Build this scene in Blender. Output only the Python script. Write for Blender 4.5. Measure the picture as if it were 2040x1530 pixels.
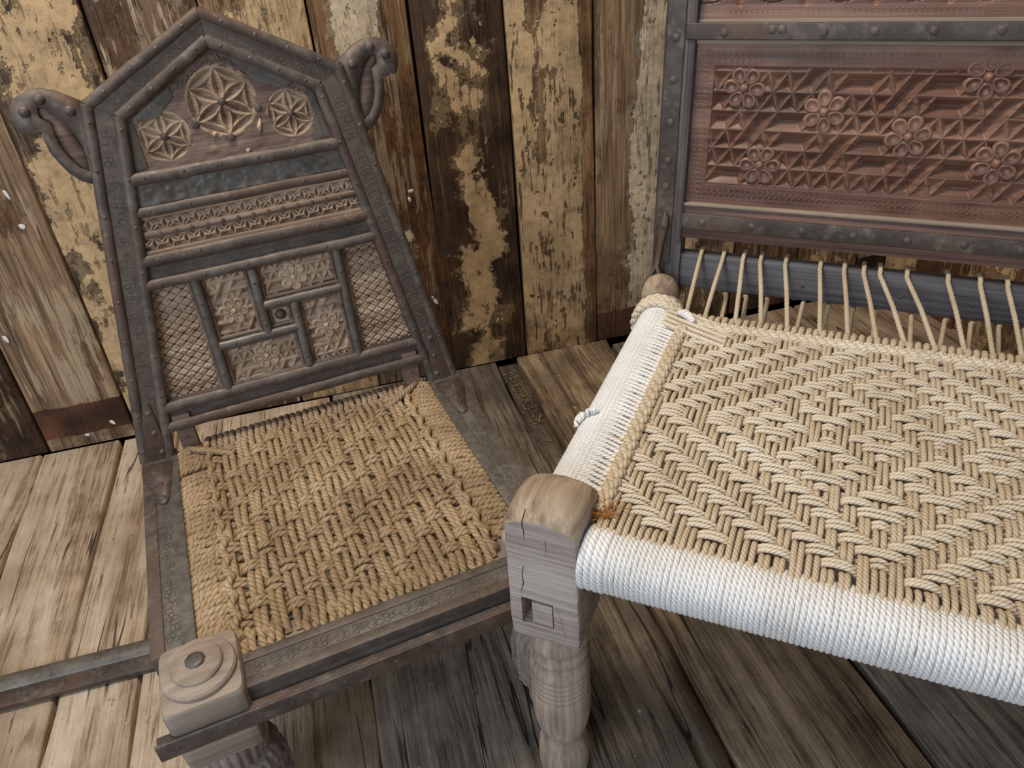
import bpy, bmesh, math, random
import numpy as np
from mathutils import Matrix, Vector, Euler
random.seed(7); rng = np.random.default_rng(7)
PI = math.pi
for o in list(bpy.data.objects): bpy.data.objects.remove(o, do_unlink=True)
SC = bpy.context.scene; COL = SC.collection

# ------------------------------------------------------------------ camera
F_PX = 1530.0
_c = np.array([1020., 765.]); _vd = np.array([1205., 3050.])
def _n(v): return v/np.linalg.norm(v)
_down = _n(np.array([*(_vd-_c), F_PX])); _up = -_down
def _fp(p):
    r = np.array([p[0]-_c[0], p[1]-_c[1], F_PX]); return r/r.dot(_down)
_X = _fp((1220, 672))-_fp((0, 920)); _X = _n(_X-_X.dot(_up)*_up); _Y = np.cross(_up, _X)
_R = np.array([_X, _Y, _up])                       # camera axes (right, down, forward) -> world
cam_d = bpy.data.cameras.new('camera'); cam = bpy.data.objects.new('camera', cam_d); COL.objects.link(cam)
cam_d.sensor_fit = 'HORIZONTAL'; cam_d.sensor_width = 36.0; cam_d.lens = F_PX/2040*36
cam_d.clip_start = 0.02; cam_d.clip_end = 60
_m = np.eye(4); _m[:3, 0] = _R[:, 0]; _m[:3, 1] = -_R[:, 1]; _m[:3, 2] = -_R[:, 2]; _m[:3, 3] = (0, 0, 1)
cam.matrix_world = Matrix(_m.tolist()); SC.camera = cam

# ------------------------------------------------------------------ light
W = bpy.data.worlds.new('world'); SC.world = W; W.use_nodes = True
W.node_tree.nodes['Background'].inputs[0].default_value = (0.86, 0.92, 1.0, 1)
W.node_tree.nodes['Background'].inputs[1].default_value = 0.34
def area(name, loc, target, sx, sy, power, col):
    d = bpy.data.lights.new(name, 'AREA'); d.shape = 'RECTANGLE'; d.size = sx; d.size_y = sy; d.energy = power; d.color = col
    o = bpy.data.objects.new(name, d); COL.objects.link(o); o.location = loc
    o.rotation_euler = (Vector(target)-Vector(loc)).to_track_quat('-Z', 'Y').to_euler(); return o
area('window_daylight', (-1.7, -1.3, 1.5), (0.15, 0.8, 0.35), 1.4, 1.4, 37, (0.70, 0.84, 1.0))
area('ceiling_lamp', (-0.30, 0.84, 2.5), (0.0, 1.0, 0.0), 0.45, 0.45, 34, (1.0, 0.88, 0.72))
vs = SC.view_settings; vs.view_transform = 'Standard'; vs.look = 'None'; vs.exposure = 0.0; vs.gamma = 1.0; vs.use_curve_mapping = False

# ------------------------------------------------------------------ node helper
class NT:
    def __init__(s, name):
        s.m = bpy.data.materials.new(name); s.m.use_nodes = True
        s.t = s.m.node_tree; s.t.nodes.clear()
        s.out = s.t.nodes.new('ShaderNodeOutputMaterial'); s.b = s.t.nodes.new('ShaderNodeBsdfPrincipled')
        s.t.links.new(s.b.outputs[0], s.out.inputs[0])
    def put(s, sock, v):
        if isinstance(v, bpy.types.NodeSocket): s.t.links.new(v, sock)
        elif isinstance(v, (tuple, list)) and len(v) == 3 and sock.type == 'RGBA': sock.default_value = (*v, 1)
        else: sock.default_value = v
    def n(s, typ, ins=None, out=0, **props):
        nd = s.t.nodes.new('ShaderNode'+typ)
        for k, v in props.items(): setattr(nd, k, v)
        for k, v in (ins or {}).items(): s.put(nd.inputs[k], v)
        return nd.outputs[out]
    def math(s, op, a, b=0.0, c=None):
        ins = {0: a, 1: b}
        if c is not None: ins[2] = c
        return s.n('Math', ins, operation=op)
    def add(s, a, b): return s.math('ADD', a, b)
    def mul(s, a, b): return s.math('MULTIPLY', a, b)
    def step(s, v, lo, hi, a=0., b=1.): return s.n('MapRange', {0: v, 1: lo, 2: hi, 3: a, 4: b}, interpolation_type='SMOOTHSTEP')
    def lin(s, v, lo, hi, a=0., b=1.): return s.n('MapRange', {0: v, 1: lo, 2: hi, 3: a, 4: b})
    def mix(s, f, a, b, mode='MIX'): return s.n('Mix', {0: f, 6: a, 7: b}, out=2, data_type='RGBA', blend_type=mode)
    def noise(s, vec, scale, detail=4., rough=.55, dist=0.): return s.n('TexNoise', {'Vector': vec, 'Scale': scale, 'Detail': detail, 'Roughness': rough, 'Distortion': dist})
    def ramp(s, v, pts):
        nd = s.t.nodes.new('ShaderNodeValToRGB'); s.put(nd.inputs[0], v); e = nd.color_ramp.elements
        while len(e) < len(pts): e.new(0.5)
        for el, (p, c) in zip(e, pts):
            el.position = p; el.color = (*c, 1) if isinstance(c, tuple) else (c, c, c, 1)
        return nd.outputs[0]
    def coord(s, scale=(1, 1, 1), rnd=6.0, rot=(0, 0, 0)):
        oc = s.n('TexCoord', out=3)
        if rnd:
            r = s.mul(s.n('ObjectInfo', out=5), rnd)
            off = s.n('CombineXYZ', {0: r, 1: s.mul(r, 1.7), 2: s.mul(r, 0.6)})
            oc = s.n('VectorMath', {0: oc, 1: off}, operation='ADD')
        return s.n('Mapping', {'Vector': oc, 'Rotation': rot, 'Scale': scale})
    def bump(s, h, strength=.5, dist=.002, prev=None):
        ins = {'Strength': strength, 'Distance': dist, 'Height': h}
        if prev is not None: ins['Normal'] = prev
        return s.n('Bump', ins)
    def done(s, col, rough=.7, normal=None, metal=0., spec=.3):
        s.put(s.b.inputs['Base Color'], col); s.put(s.b.inputs['Roughness'], rough); s.put(s.b.inputs['Metallic'], metal)
        s.b.inputs['Specular IOR Level'].default_value = spec
        if normal is not None: s.put(s.b.inputs['Normal'], normal)
        return s.m
def srgb(r, g, b):
    f = lambda c: c/12.92 if c <= .04045 else ((c+.055)/1.055)**2.4
    return (f(r/255), f(g/255), f(b/255))

def wood_mat(name, dark, mid, light, axis='z', rough=.75, grain=1.0, bump=.35, cracks=.5, spots=.3, stain=None, wear_hollows=0):
    h = NT(name)
    st = {'x': (1.6, 34, 34), 'y': (34, 1.6, 34), 'z': (34, 34, 1.6)}[axis]
    sf = {'x': (5, 220, 220), 'y': (220, 5, 220), 'z': (220, 220, 5)}[axis]
    v1 = h.coord(tuple(a*grain for a in st)); v2 = h.coord(tuple(a*grain for a in sf)); v0 = h.coord((1, 1, 1))
    g1 = h.noise(v1, 1.0, 6, .62, .6); g2 = h.noise(v2, 1.0, 3, .6)
    big = h.noise(v0, 6.5, 4, .6)
    f = h.add(h.mul(g1, .60), h.add(h.mul(g2, .42), h.mul(big, .26)))
    col = h.ramp(f, [(.50, dark), (.63, mid), (.76, light)])
    cr = h.step(g1, .33, .26); cr2 = h.step(g2, .30, .24)
    col = h.mix(h.mul(cr, cracks), col, tuple(c*.22 for c in dark))
    col = h.mix(h.mul(cr2, cracks*.5), col, tuple(c*.4 for c in dark))
    sp = h.step(h.noise(v0, 60, 3, .6), .66, .74)
    col = h.mix(h.mul(sp, spots), col, tuple(c*.5 for c in dark))
    if stain is not None:
        sm = h.step(h.noise(v0, 3.2, 5, .6), .52, .66); col = h.mix(h.mul(sm, .75), col, stain)
    if wear_hollows:
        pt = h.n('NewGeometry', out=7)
        col = h.mix(h.mul(h.step(pt, .52, .60), wear_hollows), col, tuple(min(1, c*1.45) for c in light)); col = h.mix(h.mul(h.step(pt, .48, .40), wear_hollows), col, tuple(c*.45 for c in dark))  # convex ridges worn lighter, concave hollows darkened in the colour
    H = h.add(h.mul(g1, .5), h.add(h.mul(g2, .5), h.mul(h.math('MAXIMUM', cr, h.mul(cr2, .5)), -.7*max(cracks, .3))))
    return h.done(col, rough, h.bump(H, bump, .004))

def iron_mat(name, base, hi, rust, rough=.55, metal=.35, dust=.35):
    h = NT(name); v = h.coord((1, 1, 1))
    a = h.noise(v, 18, 5, .6); b = h.noise(v, 90, 4, .65); c = h.noise(v, 7, 3, .5)
    col = h.ramp(h.add(h.mul(a, .6), h.mul(b, .4)), [(.34, tuple(x*.6 for x in base)), (.5, base), (.68, hi)])
    col = h.mix(h.mul(h.step(c, .5, .68), .7), col, rust)
    nz = h.n('SeparateXYZ', {0: h.n('NewGeometry', out=1)}, out=2)
    col = h.mix(h.mul(h.step(h.noise(v, 40, 4, .7), .52, .7), dust), col, srgb(150, 138, 125))
    return h.done(col, h.lin(b, .3, .7, rough-.1, rough+.15), h.bump(h.add(h.mul(a, .6), h.mul(b, .5)), .25, .0011), metal, .4)

M = {}
M['iron'] = iron_mat('dark_iron', srgb(98, 87, 80), srgb(126, 114, 105), srgb(104, 80, 68))
M['iron_band'] = iron_mat('iron_band', srgb(98, 88, 81), srgb(120, 109, 100), srgb(100, 82, 72), dust=.25)
M['iron_grey'] = iron_mat('grey_iron', srgb(106, 101, 95), srgb(128, 122, 114), srgb(104, 92, 80), rough=.45, dust=.22)
M['iron_line'] = iron_mat('scratched_iron', srgb(112, 102, 95), srgb(132, 121, 112), srgb(108, 94, 85), dust=.3)
M['hinge'] = iron_mat('hinge_iron', srgb(92, 78, 71), srgb(112, 98, 90), srgb(112, 82, 66), dust=.2)
M['rivet'] = iron_mat('rivet_iron', srgb(96, 85, 80), srgb(128, 116, 108), srgb(100, 82, 72))
M['carved'] = wood_mat('dusty_carved_wood', srgb(116, 94, 78), srgb(162, 136, 113), srgb(190, 166, 142), 'x', .8, 1, .2, .25, .15, wear_hollows=.55)
M['panel'] = wood_mat('panel_wood', srgb(92, 74, 66), srgb(122, 100, 88), srgb(146, 124, 108), 'x', .7, 1, .25, .4, .2)
M['oldwood'] = wood_mat('grey_old_wood', srgb(126, 111, 98), srgb(150, 134, 120), srgb(172, 157, 142), 'x', .75, .6, .2, .3, .3)
M['legwood'] = wood_mat('worn_leg_wood', srgb(112, 95, 85), srgb(154, 136, 122), srgb(186, 170, 155), 'z', .65, .7, .3, .55, .2)
M['blockwood'] = wood_mat('bleached_block_wood', srgb(128, 114, 106), srgb(166, 151, 142), srgb(192, 178, 169), 'x', .8, 1.3, .7, .8, .3)
M['endgrain'] = wood_mat('end_grain_wood', srgb(108, 90, 74), srgb(150, 130, 110), srgb(182, 164, 142), 'y', .75, .6, .5, .8, .3, stain=srgb(136, 118, 100))
M['carvedleg'] = wood_mat('carved_leg_wood', srgb(104, 92, 86), srgb(142, 128, 120), srgb(172, 160, 152), 'z', .75, .8, .3, .4, .2, wear_hollows=.4)
M['redwood'] = wood_mat('red_carved_wood', srgb(76, 53, 44), srgb(114, 82, 68), srgb(142, 108, 90), 'x', .38, .8, .2, .3, .15, stain=srgb(92, 72, 64), wear_hollows=.6)
M['redrail'] = wood_mat('red_rail_wood', srgb(70, 52, 48), srgb(104, 80, 72), srgb(142, 104, 88), 'x', .5, .8, .25, .4, .2)
M['darkwood'] = wood_mat('dark_post_wood', srgb(52, 46, 46), srgb(82, 74, 74), srgb(112, 104, 102), 'y', .55, .8, .3, .4, .2)
M['barwood'] = wood_mat('slate_bar_wood', srgb(66, 64, 66), srgb(92, 90, 93), srgb(112, 110, 114), 'x', .5, .8, .2, .2, .15)
M['ironbar'] = iron_mat('black_iron_strip', srgb(84, 75, 70), srgb(112, 101, 94), srgb(112, 86, 72), dust=.35)

def rope_mat(name, dark, mid, light, strands, pitch, fiber, dirt=.4, bumpd=.0012):
    h = NT(name); uv = h.n('UVMap'); x = h.n('SeparateXYZ', {0: uv}, out=0); y = h.n('SeparateXYZ', {0: uv}, out=1)
    ph = h.add(h.mul(x, strands*2*PI), h.mul(y, 2*PI*strands/pitch))
    w = h.math('ABSOLUTE', h.math('SINE', h.mul(ph, .5)))
    fb = h.noise(h.n('CombineXYZ', {0: h.mul(h.add(h.mul(x, 1.0), h.mul(y, 1/pitch)), 26.0), 1: h.mul(y, 60.0), 2: h.mul(h.n('ObjectInfo', out=5), 30.)}), 1.0, 3, .6)
    big = h.noise(h.coord((1, 1, 1), 0), 14, 4, .6)
    col = h.ramp(h.add(h.mul(fb, .55), h.mul(big, .5)), [(.36, dark), (.52, mid), (.70, light)])
    col = h.mix(h.mul(h.step(w, .42, .0), .6), col, tuple(c*.42 for c in dark))
    col = h.mix(h.mul(h.step(h.noise(h.coord((1, 1, 1), 0), 5, 3, .5), .5, .75), dirt), col, dark)
    H = h.add(w, h.mul(fb, fiber))
    return h.done(col, .9, h.bump(H, .8, bumpd), 0, .15)
M['jute'] = rope_mat('jute_rope', srgb(124, 101, 76), srgb(170, 144, 112), srgb(206, 182, 148), 3, .024, .5, .35)
M['jute_old'] = rope_mat('old_jute_rope', srgb(124, 104, 86), srgb(162, 140, 116), srgb(188, 166, 140), 3, .024, .5, .4)
M['cream'] = rope_mat('cream_cotton_rope', srgb(176, 155, 126), srgb(206, 187, 159), srgb(222, 206, 182), 3, .015, .25, .25, .0008)
M['weft'] = rope_mat('pale_cotton_rope', srgb(196, 178, 152), srgb(224, 209, 186), srgb(236, 225, 206), 3, .013, .25, .2, .0008)
M['white'] = rope_mat('white_cotton_rope', srgb(214, 208, 198), srgb(238, 236, 234), srgb(250, 250, 250), 3, .016, .2, .12, .0008)

# ------------------------------------------------------------------ mesh helpers
class MB:
    """collects vertices / faces (+ optional uv) for ONE mesh object"""
    def __init__(s): s.v = []; s.f = []; s.uv = []; s.nv = 0
    def raw(s, v, q, uv=None):
        v = np.asarray(v, float).reshape(-1, 3); s.v.append(v)
        s.f.append((np.asarray(q, int)+s.nv)); s.uv.append(uv); s.nv += len(v); return s
    def poly(s, v, faces):
        for f in faces: assert len(f) in (3, 4)
        v = np.asarray(v, float); q = [list(f)+[-1]*(4-len(f)) for f in faces]
        q = np.array(q); add = q+s.nv; add[q < 0] = -1
        s.v.append(v); s.f.append(add); s.uv.append(None); s.nv += len(v); return s
    def box(s, x0, x1, y0, y1, z0, z1, bev=.0):
        bm = bmesh.new(); bmesh.ops.create_cube(bm, size=1)
        for w in bm.verts: w.co = Vector((x0 if w.co.x < 0 else x1, y0 if w.co.y < 0 else y1, z0 if w.co.z < 0 else z1))
        if bev: bmesh.ops.bevel(bm, geom=bm.edges[:]+bm.verts[:], offset=bev, segments=2, affect='EDGES', profile=.6)
        return s.bm(bm)
    def bm(s, bm):
        bmesh.ops.triangulate(bm, faces=[f for f in bm.faces if len(f.verts) > 4])
        bm.verts.index_update()
        s.poly([w.co[:] for w in bm.verts], [[w.index for w in f.verts] for f in bm.faces]); bm.free(); return s
    def prism(s, pts, z0, z1, bev=0.):
        bm = bmesh.new(); a = [bm.verts.new((p[0], p[1], z1)) for p in pts]; f = bm.faces.new(a); bm.normal_update()
        if f.normal.z < 0: f.normal_flip()
        r = bmesh.ops.extrude_face_region(bm, geom=[f]); 
        low = [e for e in r['geom'] if isinstance(e, bmesh.types.BMVert)]
        # extruded copy becomes the top; the old ring goes down
        for w in a: w.co.z = z0
        if f.is_valid: f.normal_flip()
        if bev:
            top = [e for e in bm.edges if all(abs(w.co.z-z1) < 1e-9 for w in e.verts)]
            bmesh.ops.bevel(bm, geom=top, offset=bev, segments=2, affect='EDGES', profile=.6)
        bmesh.ops.recalc_face_normals(bm, faces=bm.faces[:])
        bmesh.ops.triangulate(bm, faces=[g for g in bm.faces if len(g.verts) > 4])
        return s.bm(bm)
    def lathe(s, prof, n=32, c=(0, 0), rf=None):
        prof = np.asarray(prof, float); th = np.arange(n)*2*PI/n
        r = np.repeat(prof[:, :1], n, 1); z = np.repeat(prof[:, 1:2], n, 1)
        if rf is not None: r = r+rf(np.repeat(th[None], len(prof), 0), z)*(r > 1e-6)
        v = np.stack([c[0]+r*np.cos(th), c[1]+r*np.sin(th), z], -1).reshape(-1, 3)
        q = []
        for i in range(len(prof)-1):
            for k in range(n):
                k2 = (k+1) % n; q.append((i*n+k, i*n+k2, (i+1)*n+k2, (i+1)*n+k))
        if prof[0, 1] > prof[-1, 1]: q = [t[::-1] for t in q]
        return s.raw(v, q)
    def tube(s, path, r, n=8, ref=(0, 0, 1), closed=False, lobes=0, pitch=.02, amp=.15, cap=True, flat=1.0, ph0=0.):
        P = np.asarray(path, float); N = len(P)
        if closed: T = np.roll(P, -1, 0)-np.roll(P, 1, 0)
        else: T = np.gradient(P, axis=0)
        T /= np.linalg.norm(T, axis=1)[:, None]+1e-12
        ref = np.asarray(ref, float)
        if ref.ndim == 1: ref = np.repeat(ref[None], N, 0)
        A = np.cross(ref, T); A /= np.linalg.norm(A, axis=1)[:, None]+1e-12
        B = np.cross(T, A)
        seg = np.linalg.norm(np.diff(P, axis=0), axis=1); L = np.concatenate([[0], np.cumsum(seg)])
        th = np.arange(n)*2*PI/n
        rr = np.full((N, n), 1.0)*(r if np.isscalar(r) else np.asarray(r)[:, None])
        if lobes: rr = rr*(1+amp*(np.abs(np.cos(.5*lobes*(th[None]+2*PI*L[:, None]/pitch)+ph0))*2-1.27))
        V = P[:, None]+A[:, None]*(rr*np.cos(th))[..., None]+B[:, None]*(rr*np.sin(th)*flat)[..., None]
        M_ = N if closed else N-1
        i = np.arange(M_)[:, None]; k = np.arange(n)[None]
        i2 = (i+1) % N; k2 = (k+1) % n
        q = np.stack([i*n+k, i*n+k2, i2*n+k2, i2*n+k], -1).reshape(-1, 4)
        Lc = np.append(L, L[-1]+np.linalg.norm(P[0]-P[-1])) if closed else L
        uv = np.stack([np.stack([k/n+0*i, Lc[i]+0*k], -1), np.stack([(k+1)/n+0*i, Lc[i]+0*k], -1),
                       np.stack([(k+1)/n+0*i, Lc[i+1]+0*k], -1), np.stack([k/n+0*i, Lc[i+1]+0*k], -1)], 2).reshape(-1, 2)
        s.raw(V.reshape(-1, 3), q, uv)
        if cap and not closed:
            for j, sg in ((0, 1), (N-1, -1)):
                ring = V[j]; ctr = P[j]-T[j]*sg*np.mean(rr[j])*.6
                tri = [(a, (a+1) % n, n) if sg < 0 else ((a+1) % n, a, n) for a in range(n)]
                s.poly(np.vstack([ring, ctr]), tri)
        return s
    def grid(s, X, Y, Z, mask=None):
        ny, nx = X.shape
        v = np.stack([X, Y, Z], -1).reshape(-1, 3)
        i, k = np.meshgrid(np.arange(ny-1), np.arange(nx-1), indexing='ij')
        q = np.stack([i*nx+k, i*nx+k+1, (i+1)*nx+k+1, (i+1)*nx+k], -1).reshape(-1, 4)
        if mask is not None: q = q[mask[:-1, :-1].reshape(-1)]
        return s.raw(v, q)
    def dome(s, c, r, hgt, n=10, m=3, nrm=None):
        prof = [(r*math.cos(t), hgt*math.sin(t)) for t in np.linspace(0, PI/2*.98, m+1)]
        b = MB().lathe(prof, n); v = b.v[0]; v = np.vstack([v, [0, 0, hgt]])
        q = b.f[0]
        k0 = len(prof)-1
        tri = [(k0*n+a, k0*n+(a+1) % n, len(v)-1) for a in range(n)]
        if nrm is not None:
            Rm = np.array(Vector(nrm).to_track_quat('Z', 'Y').to_matrix()); v = v@Rm.T
        v = v+np.asarray(c)
        s.poly(v, [list(f) for f in q]+tri); return s
    def mesh(s, name, smooth=True):
        me = bpy.data.meshes.new(name)
        v = np.vstack(s.v)
        f = np.vstack([x if x.shape[1] == 4 else np.hstack([x, -np.ones((len(x), 1), int)]) for x in s.f])
        cnt = np.where(f[:, 3] < 0, 3, 4); loops = f.reshape(-1); loops = loops[loops >= 0]
        me.vertices.add(len(v)); me.vertices.foreach_set('co', v.astype(np.float32).reshape(-1))
        me.loops.add(len(loops)); me.loops.foreach_set('vertex_index', loops.astype(np.int32))
        me.polygons.add(len(f)); st = np.concatenate([[0], np.cumsum(cnt)[:-1]])
        me.polygons.foreach_set('loop_start', st.astype(np.int32)); me.polygons.foreach_set('loop_total', cnt.astype(np.int32))
        if any(u is not None for u in s.uv):
            U = [u if u is not None else np.zeros((int(np.where(x[:, 3] < 0, 3, 4).sum()), 2)) for u, x in zip(s.uv, s.f)]
            lay = me.uv_layers.new(name='UVMap'); lay.data.foreach_set('uv', np.vstack(U).astype(np.float32).reshape(-1))
        me.update(calc_edges=True); me.validate()
        if smooth: me.polygons.foreach_set('use_smooth', np.ones(len(f), bool)); me.update()
        return me

def put(name, mb, mat, parent=None, mw=None, smooth=True, auto=None, kind=None, label=None):
    me = mb.mesh(name, smooth) if isinstance(mb, MB) else mb
    if not me.materials: me.materials.append(M[mat] if isinstance(mat, str) else mat)
    o = bpy.data.objects.new(name, me); COL.objects.link(o)
    if parent is not None: o.parent = parent
    if mw is not None: o.matrix_local = mw
    if auto and isinstance(mb, MB): me.set_sharp_from_angle(angle=math.radians(auto))
    if kind: o['kind'] = kind
    if label: o['label'] = label
    return o
def thing(name, label, cat, loc, rz=0):
    o = bpy.data.objects.new(name, None); COL.objects.link(o); o.location = loc; o.rotation_euler = (0, 0, rz)
    o.empty_display_size = .1; o['label'] = label; o['category'] = cat; return o
def tag(o, label, cat, kind=None):
    o['label'] = label; o['category'] = cat
    if kind: o['kind'] = kind
    return o
def vnoise(shape, cells, seed):           # smooth value noise on a grid
    r = np.random.default_rng(seed); g = r.standard_normal((cells[0]+3, cells[1]+3))
    y = np.linspace(0, cells[0], shape[0]); x = np.linspace(0, cells[1], shape[1])
    yi = y.astype(int); xi = x.astype(int); fy = (y-yi); fx = (x-xi); fy = fy*fy*(3-2*fy); fx = fx*fx*(3-2*fx)
    a = g[yi][:, xi]; b = g[yi][:, xi+1]; c = g[yi+1][:, xi]; d = g[yi+1][:, xi+1]
    fx = fx[None]; fy = fy[:, None]
    return (a*(1-fx)+b*fx)*(1-fy)+(c*(1-fx)+d*fx)*fy

# ------------------------------------------------------------------ wall
WALL_Y = 1.573; RW_X = 1.40
def wall_mat(name, wood, varnish, paint, xprof, amount, zprof=None, vscale=1.0, pscale=9.0, streak=.4, specks=.4, patch=None, vamt=.5, zst=.5):
    """old boards: bare wood, a dark stained coat and flaking cream paint. xprof/zprof: where the paint has survived"""
    h = NT(name); oc = h.n('TexCoord', out=3); sx = h.n('SeparateXYZ', {0: oc}, out=0); sz = h.n('SeparateXYZ', {0: oc}, out=2)
    v0 = h.coord((1, 1, 1)); vg = h.coord((40, 40, 2.2)); vf = h.coord((260, 260, 8))
    g1 = h.noise(vg, 1, 6, .62, .5); g2 = h.noise(vf, 1, 4, .65); pf = h.noise(v0, 55, 4, .65); mid = h.noise(v0, 16, 5, .65)
    wc = h.ramp(h.add(h.mul(g1, .60), h.mul(g2, .5)), [(.42, tuple(c*.22 for c in wood)), (.52, tuple(c*.62 for c in wood)), (.62, wood), (.74, tuple(min(1, c*1.5) for c in wood))])
    vn = h.noise(h.coord((1, 1, .45)), 7*vscale, 6, .65)
    t0 = .5+.25*(.5-vamt)*2
    vm = h.step(h.add(h.add(vn, h.mul(h.add(g2, -.5), .35)), h.mul(h.add(mid, -.5), .25)), t0-.02, t0+.03)
    vc = h.ramp(h.add(h.mul(mid, .6), h.mul(g2, .45)), [(.40, tuple(c*.40 for c in varnish)), (.52, varnish), (.64, tuple(min(1, c*1.55) for c in varnish))])
    col = h.mix(vm, wc, vc)
    stn = h.add(h.noise(h.coord((95, 95, 5)), 1, 5, .7), h.mul(h.add(h.noise(v0, 6, 3, .5), -.5), .55))
    sm = h.mul(h.step(stn, .545, .60), streak)
    col = h.mix(sm, col, tuple(c*.80 for c in paint))
    pn = h.noise(h.coord((1, 1, zst)), pscale, 7, .66, .3)
    bias = h.add(h.ramp(h.lin(sx, -.0915, .0915), [(p, c) for p, c in xprof]), amount-.5)
    if zprof: bias = h.add(bias, h.add(h.ramp(h.lin(sz, 0, 1.0), [(p, c) for p, c in zprof]), -.5))
    pv = h.add(h.add(h.add(h.mul(pn, 1.55), -.275), h.add(h.mul(h.add(pf, -.5), .26), h.mul(h.add(mid, -.5), .30))), h.add(bias, -.5))
    # grimy undercoat that shows as a wider border round the paint
    um = h.mul(h.step(h.add(pv, h.mul(h.add(mid, -.5), .5)), .44, .46), .75)
    col = h.mix(um, col, h.mix(pf, tuple(c*.30 for c in paint), tuple(c*.62 for c in paint)))
    pm = h.step(pv, .497, .508)
    hole = h.mul(h.step(h.noise(h.coord((110, 110, 16)), 1, 4, .65), .43, .38), h.step(h.noise(v0, 6, 3, .55), .44, .54))
    nick = h.step(h.noise(h.coord((1, 1, .7)), 48, 3, .6), .64, .67)
    pm = h.mul(pm, h.math('SUBTRACT', 1.0, h.mul(h.math('MAXIMUM', hole, nick), specks)))
    pc = h.ramp(h.add(h.mul(mid, .6), h.mul(pf, .45)), [(.38, tuple(c*.52 for c in paint)), (.50, tuple(c*.84 for c in paint)), (.58, paint), (.70, tuple(min(1, c*1.22) for c in paint))])
    pc = h.mix(h.mul(h.step(h.noise(v0, 5, 4, .6), .50, .66), .55), pc, tuple(c*.62 for c in paint))
    edge = h.step(pv, .545, .50)
    pc = h.mix(h.mul(edge, .40), pc, tuple(c*.45 for c in paint))
    rim_shade = h.mul(h.step(pv, .470, .496), h.math('SUBTRACT', 1.0, pm))
    col = h.mix(h.mul(rim_shade, .6), col, tuple(c*.3 for c in varnish))  # dark outline outside the paint: its edge shadow put into the colour
    col = h.mix(pm, col, pc)
    hp = pm
    if patch:
        jag = h.mul(h.add(h.noise(v0, 30, 3, .6), -.5), .012)
        zz = h.add(sz, jag); pk = h.mul(h.step(zz, patch[0]-.001, patch[0]+.002), h.step(zz, patch[1]+.002, patch[1]-.001))
        rc = h.ramp(h.add(h.mul(h.noise(v0, 9, 3, .5), .8), h.mul(g2, .25)), [(.40, srgb(40, 27, 21)), (.62, srgb(112, 72, 52))])
        col = h.mix(pk, col, rc); hp = h.mul(pm, h.math('SUBTRACT', 1.0, pk))
    dirt = h.mul(h.step(sz, .16, 0.0), h.step(h.noise(v0, 11, 4, .6), .42, .6))
    col = h.mix(h.mul(dirt, .6), col, srgb(54, 41, 30))
    H = h.add(h.mul(hp, 1.0), h.add(h.mul(g2, .5), h.add(h.mul(vm, .35), h.mul(pf, .35))))
    return h.done(col, .72, h.bump(H, .9, .004), 0, .3)
CREAM = srgb(206, 174, 132); CREAM2 = srgb(214, 193, 162)
BROWN = srgb(96, 68, 46); DK = srgb(66, 48, 34); GREYW = srgb(142, 116, 90)
c5 = [(0, .5), (1, .5)]
wall_defs = {                                 # seam x of the left edge : material
 -3: wall_mat('boards_dark_flaking', GREYW, DK, CREAM, c5, .33, vamt=.8),
 -2: wall_mat('boards_grey_streaked', srgb(164, 134, 104), srgb(104, 76, 54), CREAM2, [(0, .5), (.5, .5), (1, .42)], .24, streak=.65, patch=(.03, .105), vamt=.25),
 -1: wall_mat('boards_cream_left', GREYW, srgb(84, 68, 54), CREAM, [(0, .32), (.3, .54), (.85, .66), (1, .46)], .54, [(0, .52), (.55, .56), (.75, .40), (1, .26)], specks=.6, vamt=.8),
 0: wall_mat('boards_scratched_brown', srgb(146, 118, 92), srgb(90, 66, 48), CREAM2, c5, .26, streak=.85, vamt=.55),
 1: wall_mat('boards_cream_behind_chair', GREYW, srgb(96, 70, 48), CREAM, [(0, .45), (.5, .66), (1, .55)], .55, vamt=.6, specks=.6),
 2: wall_mat('boards_red_brown', srgb(150, 112, 76), srgb(94, 64, 42), CREAM2, [(0, .45), (.3, .55), (.62, .60), (.8, .40), (1, .25)], .38, [(0, .42), (.5, .40), (.8, .58), (1, .70)], streak=.4, vamt=.5, specks=.6),
 3: wall_mat('boards_dark_brown_patched', srgb(104, 78, 54), srgb(72, 53, 37), CREAM, [(0, .22), (.2, .44), (.42, .66), (.65, .58), (.85, .34), (1, .05)], .44, [(0, .55), (.2, .52), (.5, .52), (1, .5)], streak=.15, pscale=13, specks=.8, vamt=.95, zst=.75),
 4: wall_mat('boards_cream_specked', srgb(156, 120, 82), srgb(116, 86, 58), CREAM, [(0, .86), (.12, .78), (.30, .38), (.5, .54), (.8, .62), (.88, .22), (1, .15)], .54, streak=.4, specks=1.0, vamt=.6, zst=.3, pscale=13),
 5: wall_mat('boards_half_painted', srgb(148, 118, 88), srgb(114, 86, 62), CREAM2, [(0, .12), (.4, .24), (.56, .58), (.8, .74), (1, .74)], .47, streak=.3, patch=(.0, .075), vamt=.4, zst=.35, specks=.8),
 6: wall_mat('boards_brown_plain', srgb(124, 96, 70), srgb(106, 78, 56), CREAM, c5, .44, vamt=.6, specks=.6),
 7: wall_mat('boards_dull_brown', srgb(116, 86, 62), srgb(90, 63, 46), CREAM, c5, .34, vamt=.7, patch=(.0, .09)),
}
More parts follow.
